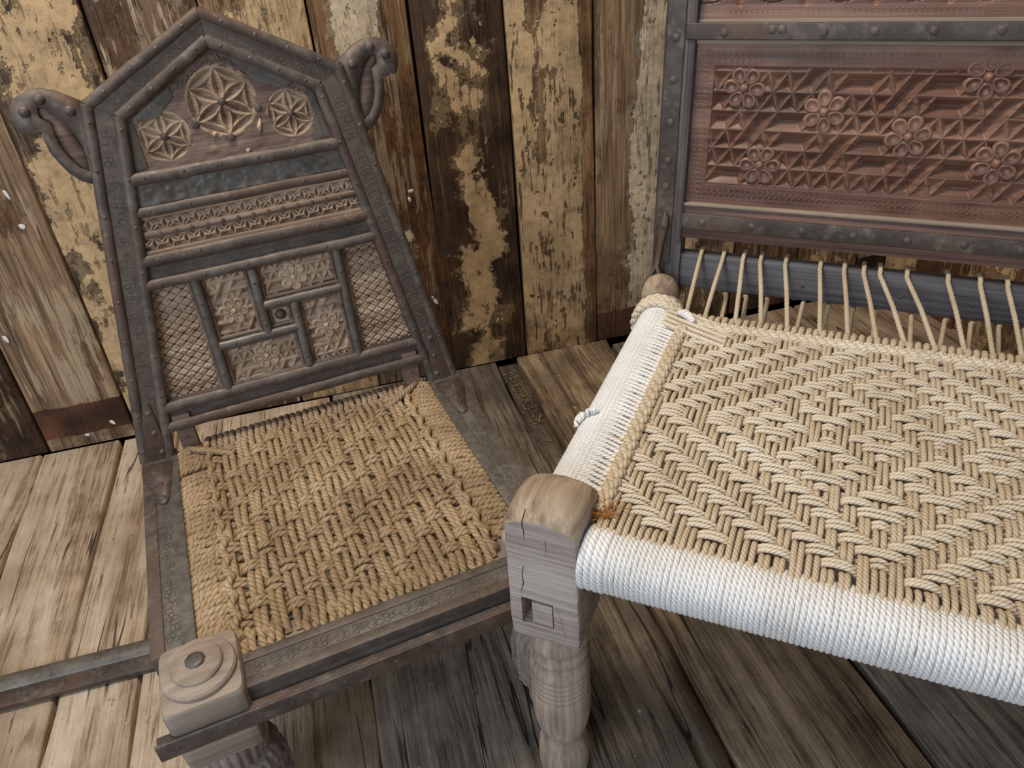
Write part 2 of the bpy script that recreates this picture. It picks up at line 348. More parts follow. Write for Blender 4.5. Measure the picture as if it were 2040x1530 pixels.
def plank_mesh(w, ln, t, axis, seed, n=28, wob=.0012, bev=.0025):
    """board lying along +Z (axis z: wall, face -Y) or +Y (axis y: floor, face +Z); origin at base centre"""
    r = np.random.default_rng(seed)
    prof = np.array([(-w/2, -t), (-w/2, -bev), (-w/2+bev*.4, -bev*.3), (-w/2+bev, 0), (w/2-bev, 0), (w/2-bev*.4, -bev*.3), (w/2, -bev), (w/2, -t)])
    s = np.linspace(0, ln, n)
    jl = np.interp(s, np.linspace(0, ln, n//3), r.normal(0, wob, n//3)); jr = np.interp(s, np.linspace(0, ln, n//3), r.normal(0, wob, n//3)); jz = np.interp(s, np.linspace(0, ln, 6), r.normal(0, wob*.8, 6))
    P = np.zeros((n, 8, 3))
    P[:, :, 0] = prof[None, :, 0]; P[:, :4, 0] += jl[:, None]; P[:, 4:, 0] += jr[:, None]
    d = prof[None, :, 1]+jz[:, None]*np.array([0, 1, 1, 1, 1, 1, 1, 0])[None]
    if axis == 'z': P[:, :, 1] = -d; P[:, :, 2] = s[:, None]; P[:, :, 1] -= 0
    else: P[:, :, 2] = d; P[:, :, 1] = s[:, None]
    v = P.reshape(-1, 3); q = []
    for i in range(n-1):
        for k in range(8):
            k2 = (k+1) % 8; f = (i*8+k, i*8+k2, (i+1)*8+k2, (i+1)*8+k); q.append(f if axis == 'z' else f[::-1])
    mb = MB().raw(v, q)
    for j, rev in ((0, axis == 'z'), (n-1, axis != 'z')):
        idx = [(0, 1, 6, 7), (1, 2, 5, 6), (2, 3, 4, 5)]
        mb.poly(P[j], [f[::-1] if rev else f for f in idx])
    return mb
WALL_H = 2.3; PW = .1835
wb = MB().box(-2.0, RW_X+.06, WALL_Y+.024, WALL_Y+.05, -.05, WALL_H)
h = NT('dark_backing'); M['dark'] = h.done(srgb(22, 17, 13), .9)
wall_back = put('wall_back', wb, 'dark', smooth=False); tag(wall_back, 'back wall of upright old boards with flaking cream paint', 'wall', 'structure')
x0 = 0.0355; idx0 = 2
k = -9; n_pl = 0
while x0+(k)*PW < RW_X-.01:
    xl = x0+k*PW; xr = min(xl+PW, RW_X+.02); w = xr-xl
    key = k+2
    if key < -3: key = [-3, -2, -1, 0][(k) % 4]
    if key > 7: key = [6, 7, 7][(k) % 3]
    mb = plank_mesh(w-.0045, WALL_H, .022, 'z', 100+k, wob=.0016, bev=.0035)
    o = put('plank', mb, wall_defs[key], wall_back, Matrix.Translation((xl+w/2, WALL_Y+random.uniform(-.002, .002), 0)), auto=50); k += 1
wr = MB().box(RW_X+.024, RW_X+.05, -1.0, WALL_Y+.02, -.05, WALL_H)
wall_right = put('wall_right', wr, 'dark', smooth=False); tag(wall_right, 'side wall of upright brown boards behind the rope-seated chair', 'wall', 'structure')
y = WALL_Y-.004; i = 0
while y > 0.2:
    wd = [.11, .16, .13, .17][i % 4]
    mb = plank_mesh(wd-.004, WALL_H, .022, 'z', 300+i)
    put('plank', mb, wall_defs[[1, 7, 4, 6, -3, 2][i % 6]], wall_right, Matrix.Translation((RW_X+random.uniform(-.002, .002), y-wd/2, 0))@Matrix.Rotation(-PI/2, 4, 'Z'), auto=50)
    y -= wd; i += 1

# white flakes of plaster stuck to the back wall
h = NT('white_flake'); M['flake'] = h.done(srgb(226, 224, 226), .8)
FLAKES = [(-.560, .568, .003, .011, .2), (-.558, .506, .0055, .006, 0), (-.674, .286, .004, .010, .15), (-.552, .046, .004, .008, .5), (-.611, .027, .005, .004, 0), (.196, .193, .004, .009, .4), (.190, .205, .003, .003, 0), (.175, .458, .006, .004, .3), (.170, .44, .003, .006, 0)]
for x_, z_, w_, l_, a_ in FLAKES:
    pts = [(math.cos(t)*w_*(1+.3*math.sin(3*t)), math.sin(t)*l_*(1+.2*math.cos(2*t+1))) for t in np.linspace(0, 2*PI, 9)[:-1]]
    put('plaster_fleck', MB().prism(pts, 0, .0012, .0003), 'flake', wall_back, Matrix.Translation((x_, WALL_Y-.0045, z_))@Matrix.Rotation(PI/2, 4, 'X')@Matrix.Rotation(a_, 4, 'Z'), smooth=False)

# ------------------------------------------------------------------ floor
def floor_mat(name, dark, mid, light, stain, amt=.6):
    """weathered floorboard: grain, split cracks, dirt, saw marks"""
    h = NT(name); v0 = h.coord((1, 1, 1)); v1 = h.coord((22, 1.3, 22)); v2 = h.coord((190, 7, 190)); v3 = h.coord((420, 30, 420))
    g1 = h.noise(v1, 1, 6, .6, .8); g2 = h.noise(v2, 1, 5, .7, .3); g3 = h.noise(v3, 1, 3, .6)
    bl = h.noise(v0, 9, 6, .65); fine = h.noise(v0, 120, 3, .7)
    f = h.add(h.add(h.mul(g1, .42), h.mul(g2, .38)), h.add(h.mul(bl, .30), h.mul(g3, .12)))
    col = h.ramp(f, [(.45, tuple(c*.7 for c in dark)), (.53, dark), (.60, mid), (.70, light)])
    st = h.step(h.add(h.noise(v0, 2.6, 5, .6), h.mul(h.add(g2, -.5), .3)), .52, .64)
    col = h.mix(h.mul(st, amt), col, stain)
    # smudges drawn out along the board
    sm = h.step(h.noise(h.coord((9, 2.4, 9)), 1, 4, .55), .60, .72); col = h.mix(h.mul(sm, .38), col, tuple(c*.6 for c in dark))
    # splits: contour lines of a stretched noise
    nz = h.noise(h.coord((16, .9, 16)), 1, 3, .5, .4); gate = h.step(h.noise(v0, 3.5, 2, .5), .46, .56)
    ck = h.mul(h.step(h.math('ABSOLUTE', h.add(nz, -.5)), .009, .002), gate)
    ck = h.math('MAXIMUM', ck, h.mul(h.step(g2, .36, .30), .6))
    col = h.mix(h.mul(ck, .85), col, tuple(c*.18 for c in dark))
    sp = h.step(h.noise(h.coord((1, .5, 1)), 70, 4, .6), .66, .72); col = h.mix(h.mul(sp, .5), col, tuple(c*.4 for c in dark))
    ws = h.step(h.noise(v0, 95, 2, .5), .74, .76); col = h.mix(h.mul(ws, .6), col, srgb(220, 212, 200))
    H = h.add(h.add(h.mul(g2, .9), h.mul(g3, .4)), h.add(h.mul(fine, .3), h.mul(ck, -1.4)))
    return h.done(col, .82, h.bump(H, .8, .0032), 0, .25)
M['fl_pale'] = floor_mat('floor_pale_boards', srgb(136, 114, 94), srgb(184, 162, 138), srgb(210, 192, 170), srgb(150, 126, 104), .55)
M['fl_tan'] = floor_mat('floor_tan_boards', srgb(112, 92, 74), srgb(160, 136, 112), srgb(190, 168, 142), srgb(122, 102, 86))
M['fl_brown'] = floor_mat('floor_brown_boards', srgb(88, 73, 58), srgb(132, 111, 89), srgb(176, 154, 124), srgb(98, 84, 71))
M['fl_grey'] = floor_mat('floor_grey_boards', srgb(80, 71, 63), srgb(120, 108, 96), srgb(158, 144, 128), srgb(90, 81, 74))
fb = MB().box(-2.0, RW_X+.05, -1.2, WALL_Y+.05, -.06, -.035)
floor = put('floor', fb, 'dark', smooth=False); tag(floor, 'worn wide plank floor running up to the wall', 'floor', 'structure')
seams = [(-1.95, 'fl_tan'), (-1.60, 'fl_pale'), (-1.28, 'fl_tan'), (-.98, 'fl_pale'), (-.712, 'fl_pale'), (-.552, 'fl_pale'), (-.425, 'fl_pale'), (-.083, 'fl_grey'), (.325, 'fl_brown'), (.372, 'fl_brown'), (.615, 'fl_grey'), (.86, 'fl_tan'), (1.12, 'fl_tan'), (RW_X+.02, None)]
for i in range(len(seams)-1):
    xa, mt = seams[i]; xb = seams[i+1][0]; w = xb-xa; gap = .008 if i in (4, 5, 9) else .005
    if abs(xa-.325) < 1e-6: continue                         # open joint filled with debris
    y1 = WALL_Y-(.004 if xa < .55 else .03)
    parts = [(-1.2, y1)] if i % 3 else [(-1.2, -.1), (-.095, y1)]
    if xa == -.425: parts = [(-1.2, y1)]
    for ya, yb in parts:
        mb = plank_mesh(w-gap, yb-ya, .03, 'y', 500+i, n=60, wob=.0028, bev=.004)
        put('plank', mb, mt, floor, Matrix.Translation((xa+w/2, ya, random.uniform(-.0025, .0005))), auto=50)
ds = MB().box(.327, .371, -1.2, WALL_Y-.01, -.034, -.012)
put('sunken_batten', ds, 'fl_grey', floor, smooth=False)
# debris in the sunken joint
mb = MB()
for _ in range(130):
    cx = .349+random.gauss(0, .009); cy = WALL_Y-.05-abs(random.gauss(0, .16)); ln = random.uniform(.002, .008); a = random.uniform(0, PI)
    zz = -.010+random.uniform(0, .004)
    p = np.array([(cx, cy, zz), (cx+ln*math.cos(a), cy+ln*math.sin(a), zz+random.uniform(-.001, .002))])
    mb.tube(p, random.uniform(.0005, .0012), 4, (0, 0, 1))
mb.tube([(.35, 1.30, -.004), (.362, 1.325, -.002)], .0016, 5)
h = NT('straw'); M['straw'] = h.done(h.mix(h.noise(h.coord((1, 1, 1)), 60, 2), srgb(110, 94, 68), srgb(186, 166, 116)), .9)
tag(put('straw_debris', mb, 'straw'), 'loose straw and dust caught in the floorboard joint beside the wall', 'debris', 'stuff')
# iron-edged strip across the floor
trim = MB()
xs = np.linspace(-1.9, 1.3, 40); pr = np.array([(-.017, 0), (-.017, .009), (-.013, .0135), (-.006, .016), (.002, .0165), (.010, .0145), (.016, .009), (.018, 0)])
v = np.array([[(x, .932+a, b) for a, b in pr] for x in xs]).reshape(-1, 3); n8 = len(pr)
trim.raw(v, [(i*n8+k, (i+1)*n8+k, (i+1)*n8+k+1, i*n8+k+1) for i in range(39) for k in range(n8-1)])
trim_1 = put('trim_1', trim, M['iron_grey'], auto=40); tag(trim_1, 'iron-edged half-round strip running across the floorboards left of the low chair', 'floor strip', 'structure')
put('iron_edge', MB().box(-1.9, 1.3, .886, .9155, 0, .010, .0015), 'ironbar', trim_1, smooth=False)
rv = MB().dome((0, 0, 0), .006, .0022).mesh('rivet')
for x in np.arange(-1.8, 1.3, .14): put('rivet', rv, 'rivet', trim_1, Matrix.Translation((x, .901, .010)))
for x in np.arange(-1.75, 1.3, .21): put('rivet', rv, 'rivet', trim_1, Matrix.Translation((x, .930, .0163)))

# ------------------------------------------------------------------ carving height functions
def lens(X, Y, P, Q, w):
    P = np.array(P); Q = np.array(Q); d = Q-P; L = np.hypot(*d); d = d/L
    t = ((X-P[0])*d[0]+(Y-P[1])*d[1])/L; s = np.abs(-(X-P[0])*d[1]+(Y-P[1])*d[0])
    return np.where((t > 0) & (t < 1), np.maximum(0, w*4*t*(1-t)-s), 0)
def rosette_h(X, Y, R):
    tips = [(R*math.cos(PI/2+i*PI/3), R*math.sin(PI/2+i*PI/3)) for i in range(6)]
    Z = np.zeros_like(X)
    for i in range(6):
        Z = np.maximum(Z, lens(X, Y, (0, 0), tips[i], .16*R)*1.0)
        Z = np.maximum(Z, lens(X, Y, tips[i], tips[(i+1) % 6], .155*R)*1.0)
    # sunk three-sided pits between the petals
    a = np.arctan2(Y, X)-PI/2; rad = np.hypot(X, Y); k = np.mod(a, PI/3)
    d1 = rad*np.sin(k)-.155*R*4*np.clip(rad/R, 0, 1)*(1-np.clip(rad/R, 0, 1)); d2 = rad*np.sin(PI/3-k)-.155*R*4*np.clip(rad/R, 0, 1)*(1-np.clip(rad/R, 0, 1))
    d3 = .866*R-rad*np.cos(k-PI/6)-.10*R
    pit = np.minimum(np.minimum(d1, d2), d3); Z = np.maximum(Z, np.where(rad < R, np.maximum(0, pit)*1.1, 0))
    return -Z*1.35
def tri_h(X, Y, e1, hgt, sx, par=None, k=.8):
    fy = Y/hgt; j = np.floor(fy); fy = fy-j; fx = X/e1-(j+fy)*sx/e1; i = np.floor(fx); fx = fx-i
    low = fx+fy < 1
    d = np.where(low, np.minimum(np.minimum(fx, fy), 1-fx-fy), np.minimum(np.minimum(1-fx, 1-fy), fx+fy-1))*hgt*1.0
    if par is not None:
        f = np.mod(i+5*j, 16); ex = np.minimum(fx, 1-fx)*e1*.84; ey = np.minimum(fy, 1-fy)*hgt
        isin = lambda *c: np.isin(f, c)
        two = np.where(isin(3), np.minimum(ex, fy*hgt), np.where(isin(8), np.minimum(ex, (1-fy)*hgt), -1))
        hor = np.where(isin(5, 9), np.minimum(ey, fx*e1*.84), np.where(isin(6, 10), np.minimum(ey, (1-fx)*e1*.84), -1))
        d = np.where(two >= 0, two, np.where(hor >= 0, hor, d))
        r = np.random.default_rng(3).random(16)
        d = np.where((two < 0) & (hor < 0), d*(.7+.6*r[f.astype(int)]), d)
    return -np.minimum(np.maximum(0, d-.0006)*k, .0115)
def flower_mesh(R, seed=0, pet=6, hgt=.005):
    mb = MB(); r_ = np.random.default_rng(seed); a0 = r_.uniform(0, 1)
    for i in range(pet):
        a = a0+i*2*PI/pet; n, m = 14, 5; V = []; Q = []
        cx, cy = R*.60*math.cos(a), R*.60*math.sin(a)
        for jj in range(m+1):
            s = jj/m
            for kk in range(n):
                t = 2*PI*kk/n; lx = R*.43*s*math.cos(t); ly = R*.335*s*math.sin(t)*(1+.22*math.cos(t))
                z = hgt*(.55+.45*s**2) if jj < m-1 else (hgt*1.0 if jj == m-1 else -.001)
                if jj == m: lx *= 1.06; ly *= 1.06
                V.append((cx+lx*math.cos(a)-ly*math.sin(a), cy+lx*math.sin(a)+ly*math.cos(a), z))
        for jj in range(m):
            for kk in range(n): Q.append((jj*n+kk, (jj+1)*n+kk, (jj+1)*n+(kk+1) % n, jj*n+(kk+1) % n))
        mb.raw(V, Q)
    mb.dome((0, 0, 0), R*.26, hgt*1.6, 12, 4); return mb
def arc_pts(c, r, a0, a1, n, z): return [(c[0]+r*math.cos(t), c[1]+r*math.sin(t), z) for t in np.linspace(a0, a1, n)]
def engrave_along(mb, p, q, z, width, seed, r=.00042, gap=.05):
    """ring flowers and curls scratched along a band from p to q (2D)"""
    rr = random.Random(seed); p = Vector(p); q = Vector(q); d = (q-p); L = d.length; d /= L; nn = Vector((-d.y, d.x)); s = gap*.4; alt = 0
    while s < L-gap*.3:
        c = p+d*s
        if alt % 2 == 0:
            for a in (0, 2.1, 4.2):
                cc = c+d*(.0042*math.cos(a))+nn*(.0042*math.sin(a)); mb.tube(arc_pts(cc, .0034, 0, 2*PI*.95, 11, z), r, 4, cap=False)
        else:
            for sg in (-1, 1):
                cc = c+nn*(sg*width*.16); mb.tube(arc_pts(cc, .0055, rr.uniform(0, 6), rr.uniform(6.5, 9.5), 10, z), r, 4, cap=False)
                cc = c+nn*(-sg*width*.18)+d*.009*sg; mb.tube(arc_pts(cc, .0045, rr.uniform(0, 3), rr.uniform(4, 6.5), 8, z), r, 4, cap=False)
        s += gap*rr.uniform(.42, .6); alt += 1
def scallops(mb, p, q, z, r0, up=1, r=.0005):
    p = Vector(p); q = Vector(q); d = q-p; L = d.length; n = int(L/(2*r0)); d /= L; ang = math.atan2(d.y, d.x)
    for i in range(n):
        c = p+d*((i+.5)*L/n); mb.tube(arc_pts(c, r0, ang+(0 if up > 0 else PI), ang+(PI if up > 0 else 2*PI), 7, z), r, 4, cap=False)
RIVET = MB().dome((0, 0, -.0004), .0026, .0014, 10, 3).mesh('rivet')
BIGRIVET = MB().dome((0, 0, -.0004), .0068, .0052, 14, 4).mesh('rivet')
SMALLNAIL = MB().lathe([(.0001, .0008), (.0036, .0007), (.0041, .0002), (.0041, -.001)], 12).mesh('nail_head')
FLATNAIL = MB().lathe([(.0001, .0012), (.0045, .0010), (.0052, .0004), (.0052, -.001)], 14).mesh('nail_head')
def rivets(parent, pts, mesh=RIVET, name='rivet', z=0, base=None):
    for x, y_ in pts:
        m_ = Matrix.Translation((x, y_, z)); put(name, mesh, 'rivet', parent, m_)
def seg_pts(p, q, n, m0=.04):
    return [(p[0]+(q[0]-p[0])*t, p[1]+(q[1]-p[1])*t) for t in np.linspace(m0, 1-m0, n)]
def bead(p, q, r, zc=0., flat=.85, n=12, steps=14, seed=0, wob=.0004):
    r_ = np.random.default_rng(seed); P = np.array([(p[0]+(q[0]-p[0])*t, p[1]+(q[1]-p[1])*t, zc) for t in np.linspace(0, 1, steps)])
    P[1:-1, :2] += r_.normal(0, wob, (steps-2, 2)); return MB().tube(P, r, n, (0, 0, 1), flat=flat)

# ------------------------------------------------------------------ low carved chair
chair1 = thing('low_carved_chair', 'low iron-bound wooden chair with carved pointed back and brown jute seat', 'chair', (-.09567, 1.05103, 0), math.radians(8.1308))
t6 = math.radians(6)
BK = Matrix(((1, 0, 0, 0), (0, math.sin(t6), -math.cos(t6), 0), (0, math.cos(t6), math.sin(t6), .3), (0, 0, 0, 1)))
hwi = lambda b: .119+(.4745-b)*.179
hwo = lambda b: .163+(.502-b)*.178
lerp = lambda p, q, t: (p[0]+(q[0]-p[0])*t, p[1]+(q[1]-p[1])*t)
OSL, OAP, ISL, IAP = (-.163, .502), (0, .590), (-.119, .4745), (0, .5445)
OBL, IBL = (-hwo(0), 0.), (-hwi(0), 0.)
def mir(p, s): return (p[0]*s, p[1])
TH = -.028
for s in (1, -1):
    st = put('stile', MB().prism([mir(p, s) for p in (OBL, OSL, ISL, IBL)], TH, -.001, .001), 'iron_band', chair1, BK, auto=40)
    ob = (mir(lerp(OBL, IBL, .13), s), mir(lerp(OSL, ISL, .13), s)); ib = (mir(lerp(OBL, IBL, .85), s), mir(lerp(OSL, ISL, .85), s))
    put('edge_bead', bead(*ob, .0074, -.0025, .80, seed=1, wob=.0002), 'iron', st); put('edge_bead', bead(*ib, .0074, -.002, .70, seed=2, wob=.0002), 'iron', st)
    e = MB(); engrave_along(e, mir(lerp(OBL, IBL, .47), s), mir(lerp(OSL, ISL, .47), s), -.0008, .022, 5+s)
    put('engraving', e, 'iron_line', st, kind='stuff')
    rivets(st, seg_pts(*ob, 9), z=.0032); rivets(st, [lerp(*ib, t) for t in np.linspace(.08, .97, 8)], z=.0030)
    tr = put('top_rail', MB().prism([mir(p, s) for p in (OSL, OAP, IAP, ISL)], TH, -.001, .001), 'iron_band', chair1, BK, auto=40)
    ob = (mir(lerp(OSL, ISL, .14), s), mir(lerp(OAP, IAP, .14), s)); ib = (mir(lerp(OSL, ISL, .84), s), mir(lerp(OAP, IAP, .84), s))
    put('edge_bead', bead(*ob, .0074, -.0025, .80, seed=3, wob=.0002), 'iron', tr); put('edge_bead', bead(*ib, .0074, -.002, .70, seed=4, wob=.0002), 'iron', tr)
    e = MB(); engrave_along(e, mir(lerp(OSL, ISL, .5), s), mir(lerp(OAP, IAP, .5), s), -.0008, .018, 15+s, gap=.045)
    put('engraving', e, 'iron_line', tr, kind='stuff')
    rivets(tr, seg_pts(*ob, 4, .15), z=.0032); rivets(tr, seg_pts(*ib, 4, .12), z=.0030)

# horizontal rails of the back: half-round beads and flat strips
def hbead(b, r, name='cross_bead', mat='iron', nriv=6, flat=.85, zc=-.003):
    w = hwi(b)+.004; o = put(name, bead((-w, b), (w, b), r, zc, flat, seed=int(b*1000)), mat, chair1, BK)
    rivets(o, [(x, b+.001) for x in np.linspace(-w*.88, w*.9, nriv)], z=zc+r*flat-.0004); return o
hbead(.4015, .0085); hbead(.3590, .0070, flat=.7); hbead(.2945, .0085, flat=.75); hbead(.2610, .0080); hbead(.0765, .0085, flat=.75); hbead(.0455, .0085, flat=.75)
def strip(b0, b1, z, mat, amp=0, seed=0, name='iron_strip', nx=120, ny=12, thick=True):
    x = np.linspace(-1, 1, nx); yb = np.linspace(b0, b1, ny); X, Y = np.meshgrid(x, yb); X = X*(np.vectorize(hwi)(Y)+.004)
    Z = np.full_like(X, z)
    if amp: Z = Z+amp*(vnoise(X.shape, (4, 22), seed)*.6+vnoise(X.shape, (7, 50), seed+1)*.35)
    return put(name, MB().grid(X, Y, Z), mat, chair1, BK)
# backing board (gives the back its thickness)
put('back_board', MB().prism([(-hwi(.04)-.003, .04), (-hwi(.4745)-.003, .4745), (0, .548), (hwi(.4745)+.003, .4745), (hwi(.04)+.003, .04)], -.026, -.019), 'panel', chair1, BK, smooth=False)
strip(.366, .394, -.0045, 'iron_grey', .0011, 4, ny=24, nx=220)
o = strip(.265, .291, -.0055, 'iron_band', .0004, 7); e = MB(); scallops(e, (-.15, .275), (.15, .275), -.0052, .004, 1); scallops(e, (-.145, .287), (.145, .287), -.0052, .004, -1); put('engraving', e, 'iron_line', o, kind='stuff')
o = strip(.047, .075, -.0055, 'iron_band', .0004, 8); e = MB(); scallops(e, (-.185, .059), (.185, .059), -.0052, .0048, 1); put('engraving', e, 'iron_line', o, kind='stuff')
o = put('bottom_rail', MB().box(-hwi(.04)-.002, hwi(.04)+.002, .036, .086, -.026, -.007), 'iron', chair1, BK, smooth=False)

# crown panel with three carved rosettes
xs = np.linspace(-1, 1, 190); ys = np.linspace(.398, .546, 110); X, Y = np.meshgrid(xs, ys)
top = np.where(Y > .4745, .119*(.5465-Y)/(.5465-.4745), np.vectorize(hwi)(np.minimum(Y, .4745)))+.003
X = X*np.maximum(top, .0005); ROS = [(-.001, .4775, .0415), (-.0815, .4465, .0300), (.0825, .4500, .0295)]
Z = np.full_like(X, -.0085)+.0005*vnoise(X.shape, (20, 30), 12); mask = np.ones_like(X, bool)
for cx, cy, R in ROS: mask &= np.hypot(X-cx, Y-cy) > R*1.02
crown = put('crown_panel', MB().grid(X, Y, Z, mask), 'panel', chair1, BK)
for cx, cy, R in ROS:
    g = np.linspace(-1.09*R, 1.09*R, 104 if R > .035 else 84); gx, gy = np.meshgrid(g, g); rad = np.hypot(gx, gy)
    gz = rosette_h(gx, gy, R); z = np.where(rad > 1.03*R, -.0002, gz)
    rs = put('rosette', MB().grid(gx, gy, z, rad < 1.085*R), 'carved', crown, Matrix.Translation((cx, cy, -.0081)))
    put('rivet', MB().dome((0, 0, -.001), .0052, .0042, 12, 4), 'rivet', crown, Matrix.Translation((cx, cy, -.0082)))
    if R > .035:
        for a in (PI/2+PI*2/3, PI/2+PI, PI/2+PI*4/3+.2): put('nail_head', FLATNAIL, 'rivet', crown, Matrix.Translation((cx+R*1.1*math.cos(a), cy+R*1.1*math.sin(a), -.0078)))
# remains of scalloped sheet iron along the crown edges
e = MB()
for pts in ([(-.114, .473), (-.060, .5045), (-.057, .492), (-.085, .470)], [(.020, .5335), (.095, .488), (.080, .4815), (.045, .497)], [(-.124, .440), (-.120, .470), (-.113, .468), (-.113, .412), (-.128, .411)], [(.128, .410), (.1185, .470), (.109, .482), (.112, .43), (.105, .412)]):
    put('sheet_remnant', MB().prism(pts, -.0086, -.0066, .0003), 'iron_grey', crown, smooth=False)
scallops(e, (-.108, .4715), (-.006, .5325), -.0066, .0040, -1); scallops(e, (.008, .5345), (.107, .4735), -.0066, .0040, -1); scallops(e, (-.1225, .414), (-.1145, .462), -.0066, .0035, -1)
scallops(e, (.115, .46), (.1225, .414), -.0066, .0035, -1); put('engraving', e, 'iron_line', crown, kind='stuff')
for cx, cy, a, ln in ((.034, .432, 1.2, .020), (-.025, .440, .2, .010), (.012, .411, .4, .008)):
    c, s_ = math.cos(a), math.sin(a); pts = [(0, -.003), (ln*.5, -.004), (ln, 0), (ln*.4, .0025)]
    put('splinter', MB().prism([(cx+x*c-y_*s_, cy+x*s_+y_*c) for x, y_ in pts], -.0086, -.0062), 'carved', crown, smooth=False)

# chip-carved band
x = np.linspace(-1, 1, 420); yb = np.linspace(.302, .3535, 64); X, Y = np.meshgrid(x, yb); X = X*(np.vectorize(hwi)(Y)+.004)
p = .0206; mid = .3275; hb = .0042; cell = np.mod(X, p)-p/2; Z = np.zeros_like(X)
for sgn in (1, -1):
    yy = (Y-mid)*sgn-hb; H_ = .0175
    for off in (-p, 0, p):
        Z = np.maximum(Z, lens(cell-off, yy, (0, 0), (0, H_), .0034)*1.1); Z = np.maximum(Z, lens(cell-off, yy, (0, 0), (p/2, H_*.56), .0026)); Z = np.maximum(Z, lens(cell-off, yy, (0, 0), (-p/2, H_*.56), .0026))
        Z = np.maximum(Z, lens(cell-off, yy, (p/2, H_*.56), (0, H_), .0026)); Z = np.maximum(Z, lens(cell-off, yy, (-p/2, H_*.56), (0, H_), .0026))
        d = np.minimum.reduce([yy, (p/2-np.abs(cell-off-p/2))*.55-yy*.95+.0005]); Z = np.maximum(Z, np.maximum(0, d)*1.3)
        d = np.minimum.reduce([H_-yy, yy-H_*.56-(np.abs(cell-off-p/2))*-.0-.001, (p/2-np.abs(cell-off-p/2))*.7-(H_-yy)*.8]); Z = np.maximum(Z, np.maximum(0, d)*1.2)
band = put('chip_carved_band', MB().grid(X, Y, -.0035-np.minimum(Z*1.7, .0085)), 'carved', chair1, BK)
put('centre_strip', MB().box(-hwi(mid)-.002, hwi(mid)+.002, mid-hb+.0004, mid+hb-.0004, -.0075, -.0025), 'panel', band, smooth=False)
for i in range(-6, 7): put('nail_head', SMALLNAIL, 'rivet', band, Matrix.Translation((i*p, mid, -.0031)))

# lower field: lattice panels, four flower panels set round a stud, and the bars between
def lattice(xa_f, xb_f, name):
    x = np.linspace(0, 1, 110); yb = np.linspace(.083, .256, 250); X, Y = np.meshgrid(x, yb); A = xa_f(Y); B = xb_f(Y); X = A+(B-A)*X
    a = (X*.75+Y)/.0128; b = (X*.75-Y)/.0128; da = np.abs(a-np.round(a))*.0128; db = np.abs(b-np.round(b))*.0128
    Z = -.0115-.0026*np.maximum(np.exp(-(da/.0011)**2), np.exp(-(db/.0011)**2))
    Z -= .0012*np.mod(np.floor(a+.5)*.37+np.floor(b+.5)*.61, 1.0)
    hole = (np.mod(np.round(a)+np.round(b), 2) == 0); rr = np.hypot(da, db); Z = np.where(hole & (rr < .0022), Z-.0045, Z)
    return put(name, MB().grid(X, Y, Z), 'carved', chair1, BK)
lattice(lambda b: -(.119+(.4745-b)*.179)-.004, lambda b: -.101+0*b, 'lattice_panel')
lattice(lambda b: .101+0*b, lambda b: (.119+(.4745-b)*.179)+.004, 'lattice_panel')
for x0_, x1_, y0_, y1_, fc in ((-.096, -.028, .154, .252, (-.062, .196)), (-.020, .094, .199, .252, (.032, .226)), (.027, .096, .088, .191, (.062, .140)), (-.096, .019, .088, .146, (-.035, .116))):
    nx = int((x1_-x0_)/.0009); ny = int((y1_-y0_)/.0009); X, Y = np.meshgrid(np.linspace(x0_-.004, x1_+.004, nx), np.linspace(y0_-.004, y1_+.004, ny))
    Z = -.0105+tri_h(X-fc[0], Y-fc[1], .017, .0155, .0095, par=True, k=1.0)
    o = put('flower_panel', MB().grid(X, Y, Z), 'carved', chair1, BK)
    put('flower', flower_mesh(.021, int(fc[1]*1000)), 'carved', o, Matrix.Translation((fc[0], fc[1], -.0125)))
def bar(p, q, name='glazing_bar'):
    d = _n(np.array(q)-np.array(p)); nn = np.array([-d[1], d[0]])
    o = put(name, bead(p, q, .0068, -.0045, .95, 12, 10, seed=int(abs(p[0]*1e4)), wob=.0002), 'iron_grey', chair1, BK)
    a = np.array(p); b = np.array(q)
    for sg in (-1, 1): put('fillet', bead(tuple(a+nn*sg*.0088), tuple(b+nn*sg*.0088), .0028, -.0095, 1.0, 8, 6, wob=.0001), 'panel', o)
    rivets(o, [tuple(a+(b-a)*.2), tuple(a+(b-a)*.85)], z=.0016)
bar((-.1005, .255), (-.1005, .083)); bar((.1005, .255), (.1005, .083))
bar((-.0235, .252), (-.0235, .153)); bar((-.019, .195), (.095, .195)); bar((.0228, .189), (.0228, .086)); bar((-.095, .1502), (.020, .1502))
put('centre_square', MB().box(-.018, .018, .157, .189, -.019, -.012, .001), 'carved', chair1, BK, smooth=False)
put('stud', MB().dome((0, 0, 0), .0085, .0075, 18, 5), 'rivet', chair1, BK@Matrix.Translation((.0005, .1735, -.0122)))

